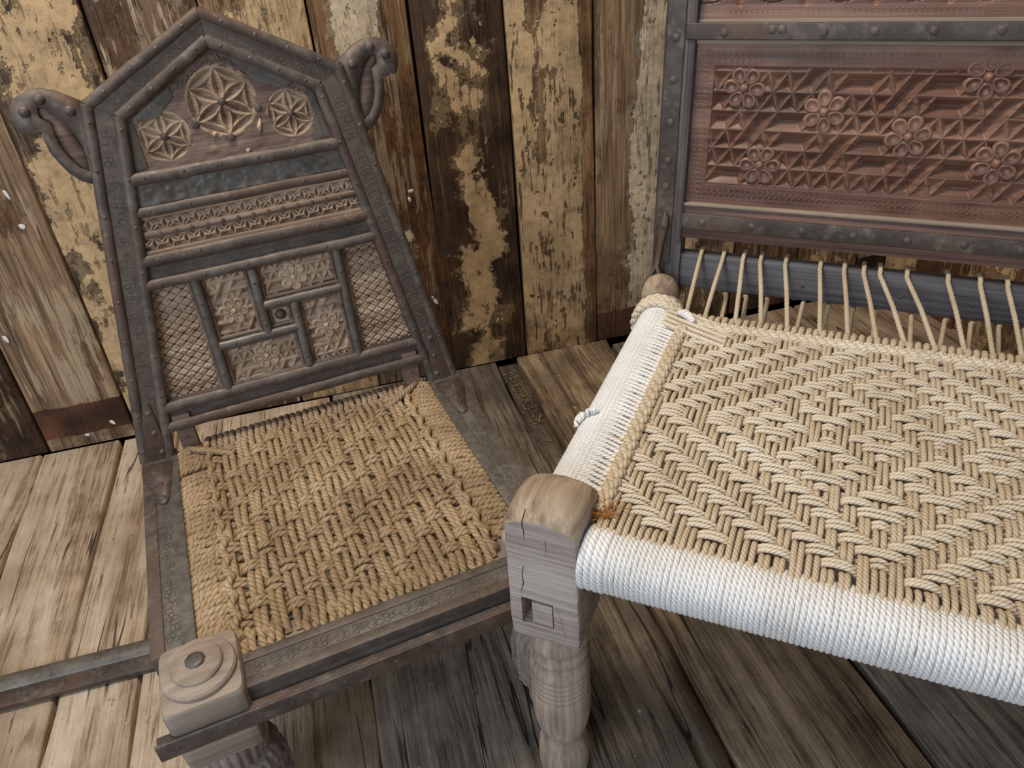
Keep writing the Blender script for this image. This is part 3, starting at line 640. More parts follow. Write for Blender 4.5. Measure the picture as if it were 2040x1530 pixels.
# horse-head ears on the shoulders
EAR = [(-.160, .502), (-.1732, .5105), (-.1862, .5190), (-.2006, .5240), (-.2167, .5235), (-.2301, .5180), (-.2383, .5097), (-.2423, .4991), (-.2412, .4856), (-.2375, .4763), (-.2319, .4744), (-.2290, .4775), (-.2234, .4729), (-.2179, .4730), (-.2155, .4775), (-.2167, .4679), (-.2154, .4519), (-.2107, .4390), (-.2031, .4234), (-.1921, .4110), (-.1790, .4044), (-.1700, .4400)]
INN = [(-.2107, .5043), (-.2045, .5015), (-.1951, .4933), (-.1869, .4803), (-.1808, .4656), (-.1774, .4511), (-.1775, .4369), (-.1795, .4199), (-.1886, .4268), (-.1960, .4383), (-.2019, .4534), (-.2036, .4695), (-.2035, .4851), (-.2122, .4913), (-.2125, .4980)]
def holed(outer, inner, z0, z1):
    """plate with a hole: bridge both rings by triangle fill"""
    bm = bmesh.new(); es = []
    for ring in (outer, inner):
        vs_ = [bm.verts.new((p[0], p[1], z1)) for p in ring]
        es += [bm.edges.new((vs_[i], vs_[(i+1) % len(vs_)])) for i in range(len(vs_))]
    bmesh.ops.triangle_fill(bm, edges=es, use_beauty=True)
    bm.normal_update()
    for f in bm.faces:
        if f.normal.z < 0: f.normal_flip()
    r = bmesh.ops.extrude_face_region(bm, geom=bm.faces[:])
    for w in [g for g in r['geom'] if isinstance(g, bmesh.types.BMVert)]: w.co.z = z0
    bmesh.ops.recalc_face_normals(bm, faces=bm.faces[:])
    return MB().bm(bm)
for s in (1, -1):
    sh = 0 if s == 1 else .004
    T = BK@Matrix.Translation((0, sh, 0))
    ear = put('ear', holed([mir(p, s) for p in EAR], [mir(p, s) for p in INN], -.014, -.004), 'iron', chair1, T, smooth=False)
    put('wood_inlay', MB().prism([mir(p, s) for p in INN], -.013, -.0085), 'panel', ear, smooth=False)
    for p_ in ((-.2256, .5011), (-.2054, .5123), (-.1775, .4945)): put('rivet', BIGRIVET, 'rivet', ear, Matrix.Translation((p_[0]*s, p_[1], -.004)))

# strap hinges (upper leaf on the stile, lower leaf on the seat rail)
for s in (1, -1):
    leaf = [(-.2195, .093), (-.2155, .093), (-.2125, .089), (-.2085, -.006), (-.2500, -.006), (-.2225, .089)]
    hg = put('hinge', MB().prism([mir(p, s) for p in leaf], -.001, .0022, .0004), 'hinge', chair1, BK, smooth=False)
    for p_ in ((-.2175, .078), (-.219, .045), (-.218, .012)): put('rivet', MB().dome((0, 0, 0), .0042, .0022, 10, 3), 'rivet', hg, Matrix.Translation((p_[0]*s, p_[1], .0022)))
    put('hinge_barrel', MB().tube([(-.2515*s, -.009, .003), (-.229*s, -.009, .003), (-.2285*s, -.009, .003), (-.209*s, -.009, .003)], [.0042, .0042, .0036, .0036], 12, (0, 0, 1)), 'hinge', hg)
    low = [(-.2500, -.013), (-.2085, -.013), (-.2085, -.040), (-.2165, -.106), (-.2205, -.113), (-.2270, -.113), (-.2310, -.106), (-.2500, -.045)]
    lo = put('hinge', MB().prism([mir(p, s) for p in low], .3002, .3030, .0004), 'hinge', chair1, smooth=False)
    for p_ in ((-.233, -.035), (-.2265, -.068), (-.2245, -.100)): put('rivet', MB().dome((0, 0, 0), .0046, .0022, 10, 3), 'rivet', lo, Matrix.Translation((p_[0]*s, p_[1], .303)))

# seat frame
for s in (1, -1):
    xa, xb = sorted((-.250*s, -.2005*s))
    rl = put('side_rail', MB().box(xa, xb, -.386, .020, .252, .3, .003), 'iron_grey', chair1, auto=40)
    xa, xb = sorted((-.2505*s, -.2345*s)); put('edge_strip', MB().box(xa, xb, -.385, .010, .270, .3018, .0012), 'iron_band', rl, smooth=False)
    xa, xb = sorted((-.2165*s, -.2005*s)); put('inner_strip', MB().box(xa, xb, -.384, -.030, .285, .3012, .001), 'iron_grey', rl, smooth=False)
    e = MB(); engrave_along(e, (-.2255*s, -.375), (-.2255*s, -.125), .3004, .016, 31+s, gap=.034); put('engraving', e, 'iron_line', rl, kind='stuff')
    rivets(rl, [(-.2425*s, y_) for y_ in (-.36, -.29, -.22, -.15)], z=.3015)
fr = put('front_rail', MB().box(-.172, .172, -.4665, -.4215, .255, .2985, .003), 'iron_grey', chair1, auto=40)
put('edge_strip', MB().box(-.168, .168, -.4325, -.4205, .288, .3002, .001), 'iron_band', fr, smooth=False)
put('edge_strip', MB().box(-.168, .168, -.4670, -.4535, .286, .3002, .001), 'iron_band', fr, smooth=False)
e = MB(); engrave_along(e, (-.155, -.443), (.16, -.443), .2989, .014, 44, gap=.036); put('engraving', e, 'iron_line', fr, kind='stuff')
rivets(fr, [(x_, -.4265) for x_ in (-.15, -.05, .06, .15)], z=.2999); rivets(fr, [(x_, -.460) for x_ in (-.14, -.02, .11)], z=.2999)
ang = put('angle_iron', MB().box(-.256, .256, -.4835, -.4800, .258, .282, .0008), 'ironbar', chair1, smooth=False)
put('flange', MB().box(-.254, .254, -.4810, -.4700, .2775, .2805, .0005), 'ironbar', ang, smooth=False)
for x_ in np.linspace(-.235, .235, 9): put('rivet', RIVET, 'rivet', ang, Matrix.Translation((x_, -.4833, .270))@Matrix.Rotation(PI/2, 4, 'X'))
put('rear_rail', MB().box(-.205, .205, -.012, .020, .255, .292, .003), 'darkwood', chair1, auto=40)

# front legs: square block with turned cap, fluted collar, scale-carved vase
def rsq(hx, hy, rad, n=40):
    P = []
    for k in range(n):
        t = 2*PI*(k+.5)/n; c, s_ = math.cos(t), math.sin(t); e_ = 2/9.
        P.append((hx*math.copysign(abs(c)**e_, c), hy*math.copysign(abs(s_)**e_, s_)))
    return np.array(P)
def loft(secs, n):
    V = np.vstack([np.column_stack([p, np.full(len(p), z)]) if np.isscalar(z) else np.column_stack([p, z]) for p, z in secs])
    q = [(i*n+k, i*n+(k+1) % n, (i+1)*n+(k+1) % n, (i+1)*n+k) for i in range(len(secs)-1) for k in range(n)]
    return MB().raw(V, q)
def block_leg(parent, cx, cy):
    n = 48; P = rsq(.0425, .0455, 0, n); wob = 1+np.random.default_rng(3).normal(0, .006, (n, 1))
    secs = [(P*.92, .214), (P*.985*wob, .217), (P*wob, .232), (P*1.0, .270), (P*wob, .300), (P*.985, .309), (P*.95, .3125), (P*.5, .314), (P*.02, .314)]
    T = Matrix.Translation((cx, cy, 0))
    lg = put('leg_block', loft(secs, n), 'oldwood', parent, T, auto=35)
    put('turned_cap', MB().lathe([(.0395, .313), (.0395, .3175), (.0375, .3205), (.0275, .3225), (.0272, .3252), (.0255, .3272), (.014, .3295), (.0001, .3302)], 48), 'oldwood', lg, auto=30)
    put('iron_washer', MB().lathe([(.0108, .3294), (.0108, .3309), (.006, .3316), (.0001, .332)], 9), 'iron_grey', lg)
    zz = np.linspace(.218, .0, 150)
    base = np.interp(zz, [0, .015, .03, .05, .075, .11, .15, .168, .172, .178, .205, .218], [.030, .034, .030, .034, .046, .0505, .047, .041, .0385, .038, .043, .040])
    def rf(th, z):
        fl = np.where((z > .176) & (z < .214), .0026*np.abs(np.cos(th*13)), 0)
        v_ = (z-.05)/.0235; row = np.floor(v_); ph = np.mod(th*9/(2*PI)+row*.5, 1)-.5; fv = v_-row
        sc_ = np.where((z > .05) & (z < .168), .0036*np.clip(1-((ph*2)**2+(1-fv)**2*.9), 0, 1)**.6+.001*np.cos(ph*18)*(np.abs(ph) < .4), 0)
        return fl+sc_
    put('carved_leg', MB().lathe(np.column_stack([base, zz]), 144, rf=rf), 'carvedleg', parent, T)
block_leg(chair1, -.1985, -.4325); block_leg(chair1, .2090, -.4325)
for s in (1, -1):
    prof = [(.0001, 0), (.024, 0), (.028, .02), (.022, .05), (.03, .09), (.032, .14), (.026, .17), (.03, .19), (.03, .256), (.0001, .257)]
    put('rear_leg', MB().lathe(prof[::-1], 24), 'carvedleg', chair1, Matrix.Translation((-.212*s, .0, 0)), auto=50)
    xa, xb = sorted((-.1905*s, -.1655*s)); put('back_upright', MB().box(xa, xb, .006, .026, .262, .362, .002), 'panel', chair1, auto=40)
    put('rivet', RIVET, 'rivet', chair1, Matrix.Translation((-.178*s, .006, .322))@Matrix.Rotation(PI/2, 4, 'X'))

# jute seat: inner rails, wrappings, weave
for s in (1, -1):
    xa, xb = sorted((-.1995*s, -.166*s)); put('rope_rail', MB().box(xa, xb, -.425, .012, .262, .292, .003), 'oldwood', chair1, auto=40)
put('rope_rail', MB().box(-.168, .168, -.4205, -.390, .262, .292, .003), 'oldwood', chair1, auto=40)
JR = .0046
def rope(parent, name, path, r, mat, ref=(0, 0, 1), closed=False, lobes=3, pitch=.024, step=.003, n=12, amp=.16, mw=None, label=None):
    P = np.asarray(path, float)
    if closed: P = np.vstack([P, P[:1]])
    seg = np.linalg.norm(np.diff(P, axis=0), axis=1); L = np.concatenate([[0], np.cumsum(seg)]); m_ = max(4, int(L[-1]/step))
    s_ = np.linspace(0, L[-1], m_+1)
    Q = np.stack([np.interp(s_, L, P[:, i]) for i in range(3)], 1)
    if closed: Q = Q[:-1]
    else:                                                       # light smoothing
        Q[1:-1] = .25*Q[:-2]+.5*Q[1:-1]+.25*Q[2:]
    return put(name, MB().tube(Q, r, n, ref, closed, lobes, pitch, amp, ph0=random.uniform(0, 6)), mat, parent, mw)
def wave(xs, zs, per=5):
    """cosine-blended curve through crossings"""
    X = []; Z = []
    for i in range(len(xs)-1):
        for t in np.arange(per)/per:
            w = (1-math.cos(PI*t))/2; X.append(xs[i]+(xs[i+1]-xs[i])*t); Z.append(zs[i]+(zs[i+1]-zs[i])*w)
    X.append(xs[-1]); Z.append(zs[-1]); return np.array(X), np.array(Z)
def loop(c, hu, hz, ax, n=26, tilt=0., jit=0., e=.62):
    """closed wrap round a rail running along ax ('x' or 'y'); c = (along, across, z)"""
    P = []
    for k in range(n):
        t = 2*PI*k/n; co, si = math.cos(t), math.sin(t)
        a = c[1]+hu*math.copysign(abs(co)**e, co); z = c[2]+hz*math.copysign(abs(si)**e, si); l = c[0]+tilt*co+random.gauss(0, jit)
        P.append((l, a, z) if ax == 'x' else (a, l, z))
    return P
zc = .2925; NI, NJ = 15, 17
ux = [-.150+i*.300/(NI-1) for i in range(NI)]; vy = [-.372+j*.352/(NJ-1) for j in range(NJ)]
over = lambda i, j: (i-j) % 3 == 0                              # True: the cross ropes lie on top
for i in range(NI):
    for dlt in (-.0047, .0047):
        ys_ = [-.408, -.392]+vy+[0.0, .012]
        zs_ = [.2905, .2985]+[zc+(-.0050 if over(i, j) else .0052) for j in range(NJ)]+[.292, .286]
        a, z = wave(ys_, zs_); xx = ux[i]+dlt+np.interp(a, np.linspace(-.41, .02, 9), np.random.default_rng(i*7+int(dlt*1e4) % 97).normal(0, .0016, 9))
        rope(chair1, 'warp_rope', np.column_stack([xx, a, z]), JR, 'jute')
for j in range(NJ):
    for q, dlt in enumerate((-.0046, .0046)):
        xs_ = [-.176]+ux+[.176]; zs_ = [.293]+[zc+(.0050 if over(i, j) else -.0052) for i in range(NI)]+[.293]
        a, z = wave(xs_, zs_); yy = vy[j]+dlt+np.interp(a, np.linspace(-.18, .18, 9), np.random.default_rng(j*11+q).normal(0, .0016, 9))
        rope(chair1, 'weft_rope', np.column_stack([a, yy, z]), JR*.92, 'jute')
# rails wrapped in rope
for s in (1, -1):
    y_ = -.378
    while y_ < .008:
        if not (-.058 < y_ < -.046 and s == 1): rope(chair1, 'wrap_rope', loop((y_, -.1815*s, .2775), .0225, .0195, 'y', tilt=.007*s, jit=.0016), JR*1.1, 'jute', ref=(0, 1, 0), closed=True)
        y_ += random.uniform(.0088, .0112)
    a = np.linspace(-.40, .0, 90); P = np.column_stack([-.1555*s+.0035*np.sin(a*2*PI/.034), a, .3005+.0035*np.cos(a*2*PI/.034)])
    rope(chair1, 'twining_rope', P, JR*1.05, 'jute')
x_ = -.160
while x_ < .152:
    if not (-.105 < x_ < -.085): rope(chair1, 'wrap_rope', loop((x_, -.4045, .2775), .0200, .0195, 'x', tilt=.003, jit=.001), JR*1.0, 'jute', ref=(1, 0, 0), closed=True)
    x_ += random.uniform(.0090, .0112)
x_ = -.155
while x_ < .155:
    rope(chair1, 'wrap_rope', loop((x_, .006, .2775), .0220, .0215, 'x', tilt=.003, jit=.001), JR*1.0, 'jute_old', ref=(1, 0, 0), closed=True)
    x_ += random.uniform(.0088, .0105)
for s, x_ in ((1, -.175), (-1, .172)):
    for q in range(4):
        P = [(x_+(-.012+.006*q)*s, .010-.004*q, .298), (x_+(.0+.006*q)*s, -.008-.004*q, .305), (x_+(.014+.008*q)*s, -.018-.005*q, .303), (x_+(.030+.008*q)*s, -.016-.008*q, .299)]
        rope(chair1, 'corner_rope', P, JR, 'jute' if s == 1 else 'jute_old')

# ------------------------------------------------------------------ large chair with cotton rope seat
chair2 = thing('rope_seat_chair', 'large wooden chair with cream cotton rope seat and dark carved back', 'chair', (.21095, .54359, 0), math.radians(-38))
UC = .255; UW = .51; Z2 = .455
t5 = math.radians(5)
BK2 = Matrix(((1, 0, 0, 0), (0, math.sin(t5), -math.cos(t5), .52), (0, math.cos(t5), math.sin(t5), Z2), (0, 0, 0, 1)))
# front legs: square head with domed end grain, mortise and tenon, turned shaft
def rsq2(hx, hy, r, ns=16):
    P = []
    for cx, cy, a0 in ((hx-r, hy-r, 0), (-hx+r, hy-r, PI/2), (-hx+r, -hy+r, PI), (hx-r, -hy+r, 1.5*PI)):
        P += [(cx+r*math.cos(a0+t), cy+r*math.sin(a0+t)) for t in (0, PI/4, PI/2)]
        e = P[-1]; d = {0: (-1, 0), 1: (0, -1), 2: (1, 0), 3: (0, 1)}[int(round(a0/(PI/2)))]
        L = 2*((hx if d[0] else hy)-r); P += [(e[0]+d[0]*L*t, e[1]+d[1]*L*t) for t in np.arange(1, ns)/ns]
    return np.array(P)
def ztop(x, y_): return .4945-(x*x+y_*y_)*6.8-(max(abs(x), abs(y_))/.0385)**8*.003
def head(parent, cu, cv, name='leg'):
    P = rsq2(.0385, .0375, .0035); n = len(P); nz = np.random.default_rng(5).normal(0, .0022, (n, 1))+1
    zt = np.array([ztop(*p) for p in P])
    rows = [(P*.80, .3085), (P*.96, .308), (P*1.0, .311), (P*1.02*nz, .34), (P*1.0, .37), (P*.995*nz, .41), (P*.985, zt-.022), (P*.978, zt-.0015)]
    for s_ in (.95, .85, .7, .5, .3, .12, .01): rows.append((P*.975*s_, np.array([ztop(*(p*s_)) for p in P])+(0 if s_ < .93 else -.0005)))
    me = loft(rows, n).mesh('leg_head'); tmp = bpy.data.objects.new('tmp', me); COL.objects.link(tmp)
    cb = MB().box(-.0245, .0110, -.06, -.012, .332, .371)
    for line, wd in (([(-.0235, .3725), (-.0228, .384), (-.0205, .392), (-.0212, .404), (-.0190, .418)], .0013), ([(-.0165, .455), (-.0158, .466), (-.0170, .474), (-.0160, .500)], .0016), ([(.0060, .440), (.0066, .452), (.0058, .462)], .0007), ([(.012, .378), (.019, .352), (.024, .322)], .0005)):
        pts = [(x_-wd*.5*math.sin(PI*(i_+.15)/len(line)), z_) for i_, (x_, z_) in enumerate(line)]+[(x_+wd*.5*math.sin(PI*(i_+.15)/len(line)), z_) for i_, (x_, z_) in reversed(list(enumerate(line)))]
        w_ = MB().prism(pts, .026, .045); w_.v = [np.stack([a_[:, 0], -a_[:, 2], a_[:, 1]], 1) for a_ in w_.v]
        for a_, f_ in zip(w_.v, w_.f): cb.poly(a_, [[k_ for k_ in r_ if k_ >= 0] for r_ in f_.tolist()])
    cut = bpy.data.objects.new('cut', cb.mesh('cut', False)); COL.objects.link(cut)
    md = tmp.modifiers.new('b', 'BOOLEAN'); md.object = cut; md.operation = 'DIFFERENCE'; md.solver = 'EXACT'
    dg = bpy.context.evaluated_depsgraph_get(); me2 = bpy.data.meshes.new_from_object(tmp.evaluated_get(dg))
    bpy.data.objects.remove(tmp); bpy.data.objects.remove(cut)
    me2.name = 'leg_head'; me2.materials.clear(); me2.materials.append(M['blockwood']); me2.materials.append(M['endgrain'])
    for f_ in me2.polygons:
        if f_.normal.z > .45 and f_.center.z > .40: f_.material_index = 1
    me2.polygons.foreach_set('use_smooth', np.ones(len(me2.polygons), bool)); me2.set_sharp_from_angle(angle=math.radians(32))
    T = Matrix.Translation((cu, cv, 0))
    hd = put('leg_head', me2, 'blockwood', parent, T)
    put('tenon', MB().box(-.0140, .0095, -.0365, -.005, .3325, .3645, .002), 'blockwood', hd, auto=40)
    prof = [(.0001, .318), (.031, .318), (.0325, .300), (.0350, .292), (.0358, .284), (.0350, .277), (.0318, .271), (.0305, .266), (.0318, .262), (.0340, .258), (.0335, .254), (.0312, .249), (.0310, .245), (.0335, .240), (.0345, .234)]
    zz = .232
    for _ in range(5): prof += [(.0350, zz), (.0352, zz-.006), (.0343, zz-.0072), (.0343, zz-.0082)]; zz -= .0088
    prof += [(.0355, .186), (.0362, .170), (.0358, .150), (.0340, .130), (.0305, .112), (.0270, .100), (.0258, .093), (.0265, .088), (.0300, .078), (.0325, .060), (.0325, .035), (.0300, .012), (.0280, 0), (.0001, 0)]
    put('turned_shaft', MB().lathe(prof, 48), 'legwood', parent, T, auto=50)
head(chair2, -.0455, -.0325); head(chair2, UW+.0455, -.0325)
for cu in (-.060, UW+.060):
    prof = [(.0001, .478), (.010, .4765), (.019, .471), (.0255, .461), (.0285, .447), (.0290, .42), (.0290, .33), (.033, .31), (.034, .27), (.027, .25), (.034, .2), (.034, .15), (.025, .1), (.032, .06), (.03, 0), (.0001, 0)]
    put('rear_leg', MB().lathe(prof, 36), 'endgrain', chair2, Matrix.Translation((cu, .487, 0)), auto=60)
# seat rails (cores)
for cu in (-.0445, UW+.0445): put('seat_rail', MB().tube([(cu, -.01, .4285), (cu, .2, .4285), (cu, .47, .4285)], .0275, 20, (0, 0, 1)), 'legwood', chair2)
put('seat_rail', MB().tube([(-.001, -.0455, .4295), (UC, -.0455, .4295), (UW+.02, -.0455, .4295)], .0255, 20, (0, 0, 1)), 'legwood', chair2)
for zz, cv in ((.20, -.0325),): put('stretcher', MB().tube([(UW+.0455, -.03, .15), (UW+.0455, .49, .15)], .014, 14, (0, 0, 1)), 'legwood', chair2)

# wrapped rope on front and side rails
def rope2(name, path, r, mat, ref, closed=False, lobes=3, pitch=.016, step=.0032, n=8, amp=.10):
    return rope(chair2, name, path, r, mat, ref, closed, lobes, pitch, step, n, amp)
u_ = -.0030; fr2 = random.Random(2)
while u_ < UW:
    rope2('front_wrap_rope', loop((u_, -.0455, .4295), .0282, .0285, 'x', n=34, tilt=.0008, jit=.0002, e=.9), .0038 if u_ < .02 else .0028, 'white', (1, 0, 0), True, step=.0026)
    u_ += fr2.uniform(.0062, .0070) if u_ < .02 else fr2.uniform(.0047, .0053)
for cu, tl in ((-.0445, 1), (UW+.0445, -1)):
    for q_ in range(50):
        y0_ = .004+q_*.0082+fr2.gauss(0, .0008); rope2('tie_rope', [(cu+.004*tl, y0_+.002, .4580), (cu+.012*tl, y0_+.0005, .4578), (cu+.026*tl, y0_-.004, .4570), (cu+.040*tl, y0_-.009, .4560)], .0025, 'white', (0, 0, 1), lobes=0, step=.004)
    v_ = .004
    while v_ < .435:
        rope2('side_wrap_rope', loop((v_, cu, .4285), .0305, .0300, 'y', n=30, tilt=.003*tl, jit=.0002, e=.95), .0023, 'white', (0, 1, 0), True, pitch=.012, step=.003)
        v_ += fr2.uniform(.0039, .0044)
# seat weave
NU, NV = 37, 30; PU = .01385; PV = .0131
uu = [.006+i*PU for i in range(NU)]; vv = [-.010+j*PV for j in range(NV)]; ic = (NU-1)/2; jc = 14.5
def wo(i, j):
    a, b = abs(i-ic), abs(j-jc); d = a+b
    if d > 10.6: return int(math.floor(d)) % 4 < 2
    P_ = 8; ti = abs((i-ic+P_/2) % P_-P_/2); tj = abs((j-jc-.5+P_/2) % P_-P_/2)
    dd = ti+tj; return int(dd+3.5) % 4 < 2
am = .0042
for i in range(NU):
    for dl in (-.0032, .0032):
        a, z = wave([-.044, -.026]+vv+[.392, .408], [.456, .4600]+[Z2+(-am if wo(i, j) else am) for j in range(NV)]+[Z2-.002, Z2-.004], 4)
        xx = uu[i]+dl+np.interp(a, np.linspace(-.03, .41, 8), rng.normal(0, .0009, 8))
        rope2('warp_rope', np.column_stack([xx, a, z]), .0030, 'cream', (0, 0, 1), lobes=0, step=.0036)
for j in range(NV):
    for dl in (-.0029, .0029):
        a, z = wave([-.024, -.008]+uu+[UW+.010, UW+.024], [.452, .457]+[Z2+(am+.0006 if wo(i, j) else -am) for i in range(NU)]+[.457, .452], 4)
        yy = vv[j]+dl+np.interp(a, np.linspace(-.02, .53, 8), rng.normal(0, .0009, 8))
        rope2('weft_rope', np.column_stack([a, yy, z]), .0027, 'weft', (0, 0, 1), lobes=0, step=.0036)
# chain braids along the sides and the back edge
def braid(fn, L, A, B, p, r, mat, name='braid_rope', ref=(0, 0, 1)):
    for q in range(3):
        s_ = np.arange(0, L, p/16); ph = 2*PI*s_/p+q*2*PI/3
        P = np.array([fn(t, A*math.sin(f), B*math.sin(2*f)) for t, f in zip(s_, ph)])
        rope2(name, P, r, mat, ref, lobes=0, step=.0024, n=8)
braid(lambda t, a, b: (-.0015+a, -.012+t, .4605+b), .385, .0052, .0030, .050, .0050, 'cream')
braid(lambda t, a, b: (UW+.0015+a, -.012+t, .4605+b), .385, .0052, .0030, .050, .0050, 'cream')
braid(lambda t, a, b: (.012+t, .3835+a-.010*math.exp(-t/.03)*0, .4600+b), .500, .0058, .0026, .036, .0046, 'weft')
u_ = .004
while u_ < UW+.004:
    rope2('edge_loop', loop((u_, .4035, .4505), .0125, .0105, 'x', n=18, tilt=.001, e=.9), .0041, 'cream', (1, 0, 0), True, step=.0035)
    u_ += fr2.uniform(.0086, .0098)
put('edge_cord', MB().tube([(-.02, .4035, .4505), (UC, .4035, .4505), (UW+.02, .4035, .4505)], .008, 10, (0, 0, 1)), 'cream', chair2)
for cu, sg in ((-.0455, 1), (UW+.0455, -1)):
    for rw, (vo, ro) in enumerate(((.428, .0385), (.440, .0385))):
        braid(lambda t, a, b: (cu-sg*(ro+b)*math.cos(t/ro-.25), vo+a-.010*max(0, t/ro-1.6), .4265+(ro+b)*math.sin(t/ro-.25)), ro*(PI-.1), .0045, .0020, .034, .0048, 'weft', ref=(0, 1, 0))
for q in range(5):
    y0_ = .395-q*.012; rope2('corner_rope', [(-.030, y0_+.030, .4605), (-.004, y0_+.012, .4635), (.030, y0_-.002, .4625), (.060, y0_-.010, .459)], .0036, 'weft', (0, 0, 1), lobes=0)
put('tape_knot', MB().tube([(-.014, .402, .466), (-.004, .396, .469), (.004, .390, .468), (.012, .380, .466)], [.0045, .0075, .0068, .004], 10, (0, 0, 1), lobes=2, pitch=.02, amp=.15), 'white', chair2, label='white tape knot')
for P in ([(-.0765, .138, .441), (-.0790, .143, .446), (-.0745, .149, .452), (-.0705, .142, .456), (-.0755, .138, .450)], [(-.066, .148, .4585), (-.061, .142, .4625), (-.056, .150, .4630)]):
    rope2('knot', P, .0042, 'white', (1, .2, .3), lobes=0)
h = NT('ginger_fibre'); M['fibre'] = h.done(srgb(176, 118, 60), .9)
mb = MB()
for _ in range(46):
    c = np.array([.003, -.016, .462])+rng.normal(0, 1, 3)*(.008, .004, .0015); a, b = rng.normal(0, .006, (2, 3))
    mb.tube([c-a, c+b*.4, c+a*.7+b], .00045, 4, (0.1, .3, 1), cap=False)
put('fibre_tuft', mb, 'fibre', chair2, kind='stuff', label='tuft of ginger fibre')

# rear cross bar and lacing
bar2 = put('lacing_bar', MB().box(-.045, UW+.045, -.012, .044, -.034, -.006, .007), 'barwood', chair2, BK2, auto=40)
for x_ in (.085, .14, .27, .36, .47): put('rivet', MB().dome((0, 0, 0), .0028, .0012, 8, 2), 'rivet', bar2, Matrix.Translation((x_, .012, -.006)))
tops = [-.010, .023, .052, .077, .112, .1595, .1915, .217, .238, .272, .3225, .361, .393, .43, .47, .505]
bots = [-.0045, .0215, .064, .0985, .133, .174, .209, .244, .278, .3125, .3455, .3765, .408, .44, .47, .50]
ubot = [.0435, .0725, .100, .143, .1785, .2095, .2415, .285, .318, .350, .385, .415, .45, .49]
utop = [.030, .060, .092, .145, .180, .2135, .2413, .29, .336, .368, .40, .43, .46, .50]
B2 = lambda a, b, h_: tuple(BK2@Vector((a, b, h_)))
for a, b in zip(tops, bots):
    P = [(b, .402, .4585), (b+(a-b)*.5, .402+.065, .459+.022), B2(a, .0425, -.0005), B2(a, .0478, -.008), B2(a, .0485, -.022), B2(a, .046, -.036), B2(a, .02, -.0385)]
    rope2('lacing_rope', P, .0033, 'cream', (1, 0, 0), lobes=3, pitch=.014, step=.003)
for a, b in zip(utop, ubot):
    P = [(b, .405, .444), B2(a+(b-a)*.3, -.012, .0), B2(a, -.0165, -.010), B2(a, -.0165, -.030)]
    rope2('lacing_rope', P, .0033, 'cream', (1, 0, 0), lobes=3, pitch=.014, step=.003)

# carved back
TOPB = .66
for s in (1, -1):
    fu = (lambda x: x) if s == 1 else (lambda x: UW-x)
    def bx(a0, a1, b0, b1, h0, h1, bev=.0): a0, a1 = sorted((fu(a0), fu(a1))); return MB().box(a0, a1, b0, b1, h0, h1, bev)
    ps = put('post', bx(-.0835, -.0405, -.035, TOPB, -.036, -.001, .002), 'darkwood', chair2, BK2, auto=40)
    put('iron_strip', bx(-.0800, -.0560, .030, TOPB-.01, -.003, .0018, .0008), 'ironbar', ps, smooth=False)
    put('moulding', bx(-.0505, -.0415, .064, TOPB-.01, -.004, .0022, .001), 'darkwood', ps, smooth=False)
    for b_ in (.345, .292, .236, .183, .146, .42, .5, .58): put('nail_head', FLATNAIL, 'ironbar', ps, Matrix.Translation((fu(-.068), b_, .0022)))
    hk = MB().tube([(fu(-.0665), .108, .003), (fu(-.066), .098, .006), (fu(-.067), .088, .0065), (fu(-.0705), .060, .006), (fu(-.073), .034, .007), (fu(-.0735), .022, .010)], [.002, .006, .0072, .0048, .0042, .0040], 10, (0, 0, 1), flat=.45)
    hk.tube([(fu(-.0735), .026, .009), (fu(-.068), .014, .016), (fu(-.059), -.004, .030)], .0030, 8, (0, 0, 1)); hk.tube([(fu(-.0735), .026, .009), (fu(-.080), .012, .016), (fu(-.088), -.004, .028)], .0030, 8, (0, 0, 1))
    hk = put('iron_hook', hk, 'hinge', chair2, BK2); put('rivet', FLATNAIL, 'ironbar', hk, Matrix.Translation((fu(-.0667), .089, .0098)))
mr = put('middle_rail', MB().box(-.046, UW+.046, .3365, .3668, -.030, -.0045, .001), 'oldwood', chair2, BK2, smooth=False)
put('iron_strip', MB().box(-.0540, UW+.0540, .3425, .3632, -.006, .0042, .0016), 'ironbar', mr, smooth=False)
for x_ in (-.005, .055, .067, .118, .175, .24, .31, .38, .45): put('nail_head', FLATNAIL, 'ironbar', mr, Matrix.Translation((x_, .353+random.uniform(-.002, .003), .0046)))
lr = put('lower_rail', MB().box(-.050, UW+.050, .0690, .1225, -.030, -.0035, .002), 'redrail', chair2, BK2, auto=40)
put('iron_strip', MB().box(-.0530, UW+.0530, .0850, .1075, -.006, .0015, .0012), 'ironbar', lr, smooth=False)
put('ledge', MB().box(-.041, UW+.041, .1185, .1228, -.012, -.0010, .001), 'oldwood', lr, smooth=False)
for x_ in (-.012, .058, .127, .195, .262, .33, .395, .46): put('nail_head', FLATNAIL, 'ironbar', lr, Matrix.Translation((x_, .096, .0020)))
put('top_rail', MB().box(-.050, UW+.050, .570, .640, -.030, -.002, .003), 'redrail', chair2, BK2, auto=40)
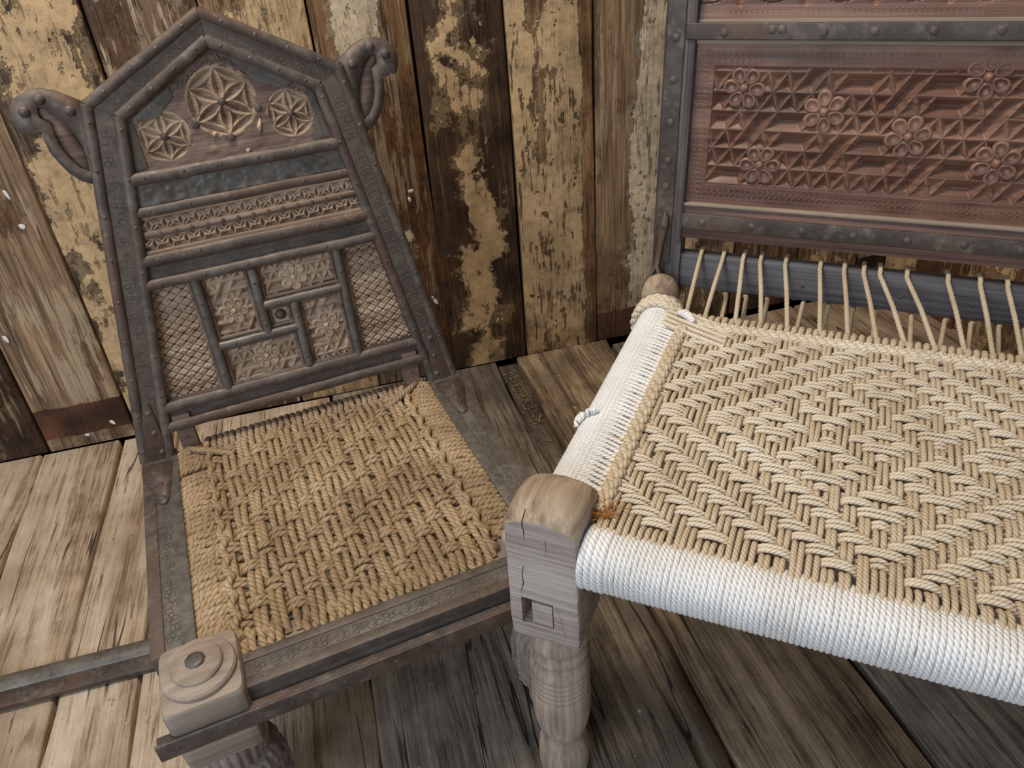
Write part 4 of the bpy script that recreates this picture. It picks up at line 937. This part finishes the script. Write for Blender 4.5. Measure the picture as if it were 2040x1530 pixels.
# main carved panel
xs = np.linspace(-.043, UW+.043, 640); ys = np.linspace(.1215, .339, 236); X, Y = np.meshgrid(xs, ys)
CA = (-.0150, UW+.0150, .1500, .3085); FL0 = (.2372, .2275); e1 = .0244; hh = .0252; sxx = .0163
inside = (X > CA[0]) & (X < CA[1]) & (Y > CA[2]) & (Y < CA[3])
carve = tri_h(X-FL0[0]+.4*e1, Y-FL0[1], e1, hh, sxx, par=True, k=.95)
ed = np.minimum.reduce([X-CA[0], CA[1]-X, Y-CA[2], CA[3]-Y])
Z = np.where(inside, np.maximum(carve, -np.maximum(0, ed)*1.0)-.0008, 0)-.0105+.0005*vnoise(X.shape, (10, 24), 5)
pan = put('carved_panel', MB().grid(X, Y, Z), 'redwood', chair2, BK2)
fx_ = flower_mesh(.0275, 4, 6, .0066).mesh('flower')
for a in range(-5, 6):
    for b in range(-3, 4):
        c = (FL0[0]+a*.1055+b*.0316, FL0[1]-a*.0272-b*.1010)
        if CA[0]+.012 < c[0] < CA[1]-.012 and CA[2]+.004 < c[1] < CA[3]-.004:
            put('flower', fx_, 'redwood', pan, Matrix.Translation((c[0], c[1], -.0150))@Matrix.Rotation(random.uniform(0, 1), 4, 'Z'))
e = MB()
for k_ in range(2):
    for b_, up in ((.3150+k_*.0085, 1), (.1345+k_*.0075, 1)):
        for x_ in np.arange(-.03, UW+.035, .0078): e.tube(arc_pts((x_, b_), .0036, -1.3 if k_ else 1.8, 1.3 if k_ else 4.5, 6, -.0103), .0006, 4, cap=False)
    for x_ in (-.0335+k_*.008, UW+.0335-k_*.008):
        for b_ in np.arange(.135, .33, .0066): e.tube(arc_pts((x_, b_), .0038, .3 if k_ else .9, 2.3 if k_ else 2.9, 6, -.0103), .0006, 4, cap=False)
put('stamped_border', e, 'redwood', pan, kind='stuff')
# upper panel: row of fan rosettes and diamonds above a stamped border
xs = np.linspace(-.043, UW+.043, 520); ys = np.linspace(.362, .575, 160); X, Y = np.meshgrid(xs, ys)
Zc = np.zeros_like(X); p_ = .0800
cx = np.mod(X-.010, p_)-p_/2+.0; Rr = .040
for cy in (.4245, .505):
    rad = np.hypot(cx, Y-cy); g = rosette_h(cx, Y-cy, Rr*.90)
    Zc = np.where(rad < Rr*.93, g, Zc); Zc = np.where((rad > Rr*.95) & (rad < Rr*1.0), -.003, Zc)
    dx = p_/2-np.abs(cx); dd = np.maximum(0, .0150-np.abs(dx)*.95-np.abs(Y-(cy-.031))); Zc = np.where(rad > Rr*1.02, np.minimum(Zc, -np.minimum(dd*.9, .0075)), Zc)
Zc = np.where(Y < .3815, 0, Zc)
up_ = put('upper_panel', MB().grid(X, Y, Zc-.0105+.0004*vnoise(X.shape, (8, 24), 6)), 'redwood', chair2, BK2)
e = MB()
for x_ in np.arange(-.035, UW+.035, .0068): e.tube(arc_pts((x_, .3760), .0022, 0, 5.5, 6, -.0103), .0005, 4, cap=False)
put('stamped_border', e, 'redwood', up_, kind='stuff')
put('back_board', MB().box(-.045, UW+.045, .10, .60, -.032, -.0265), 'redrail', chair2, BK2, smooth=False)
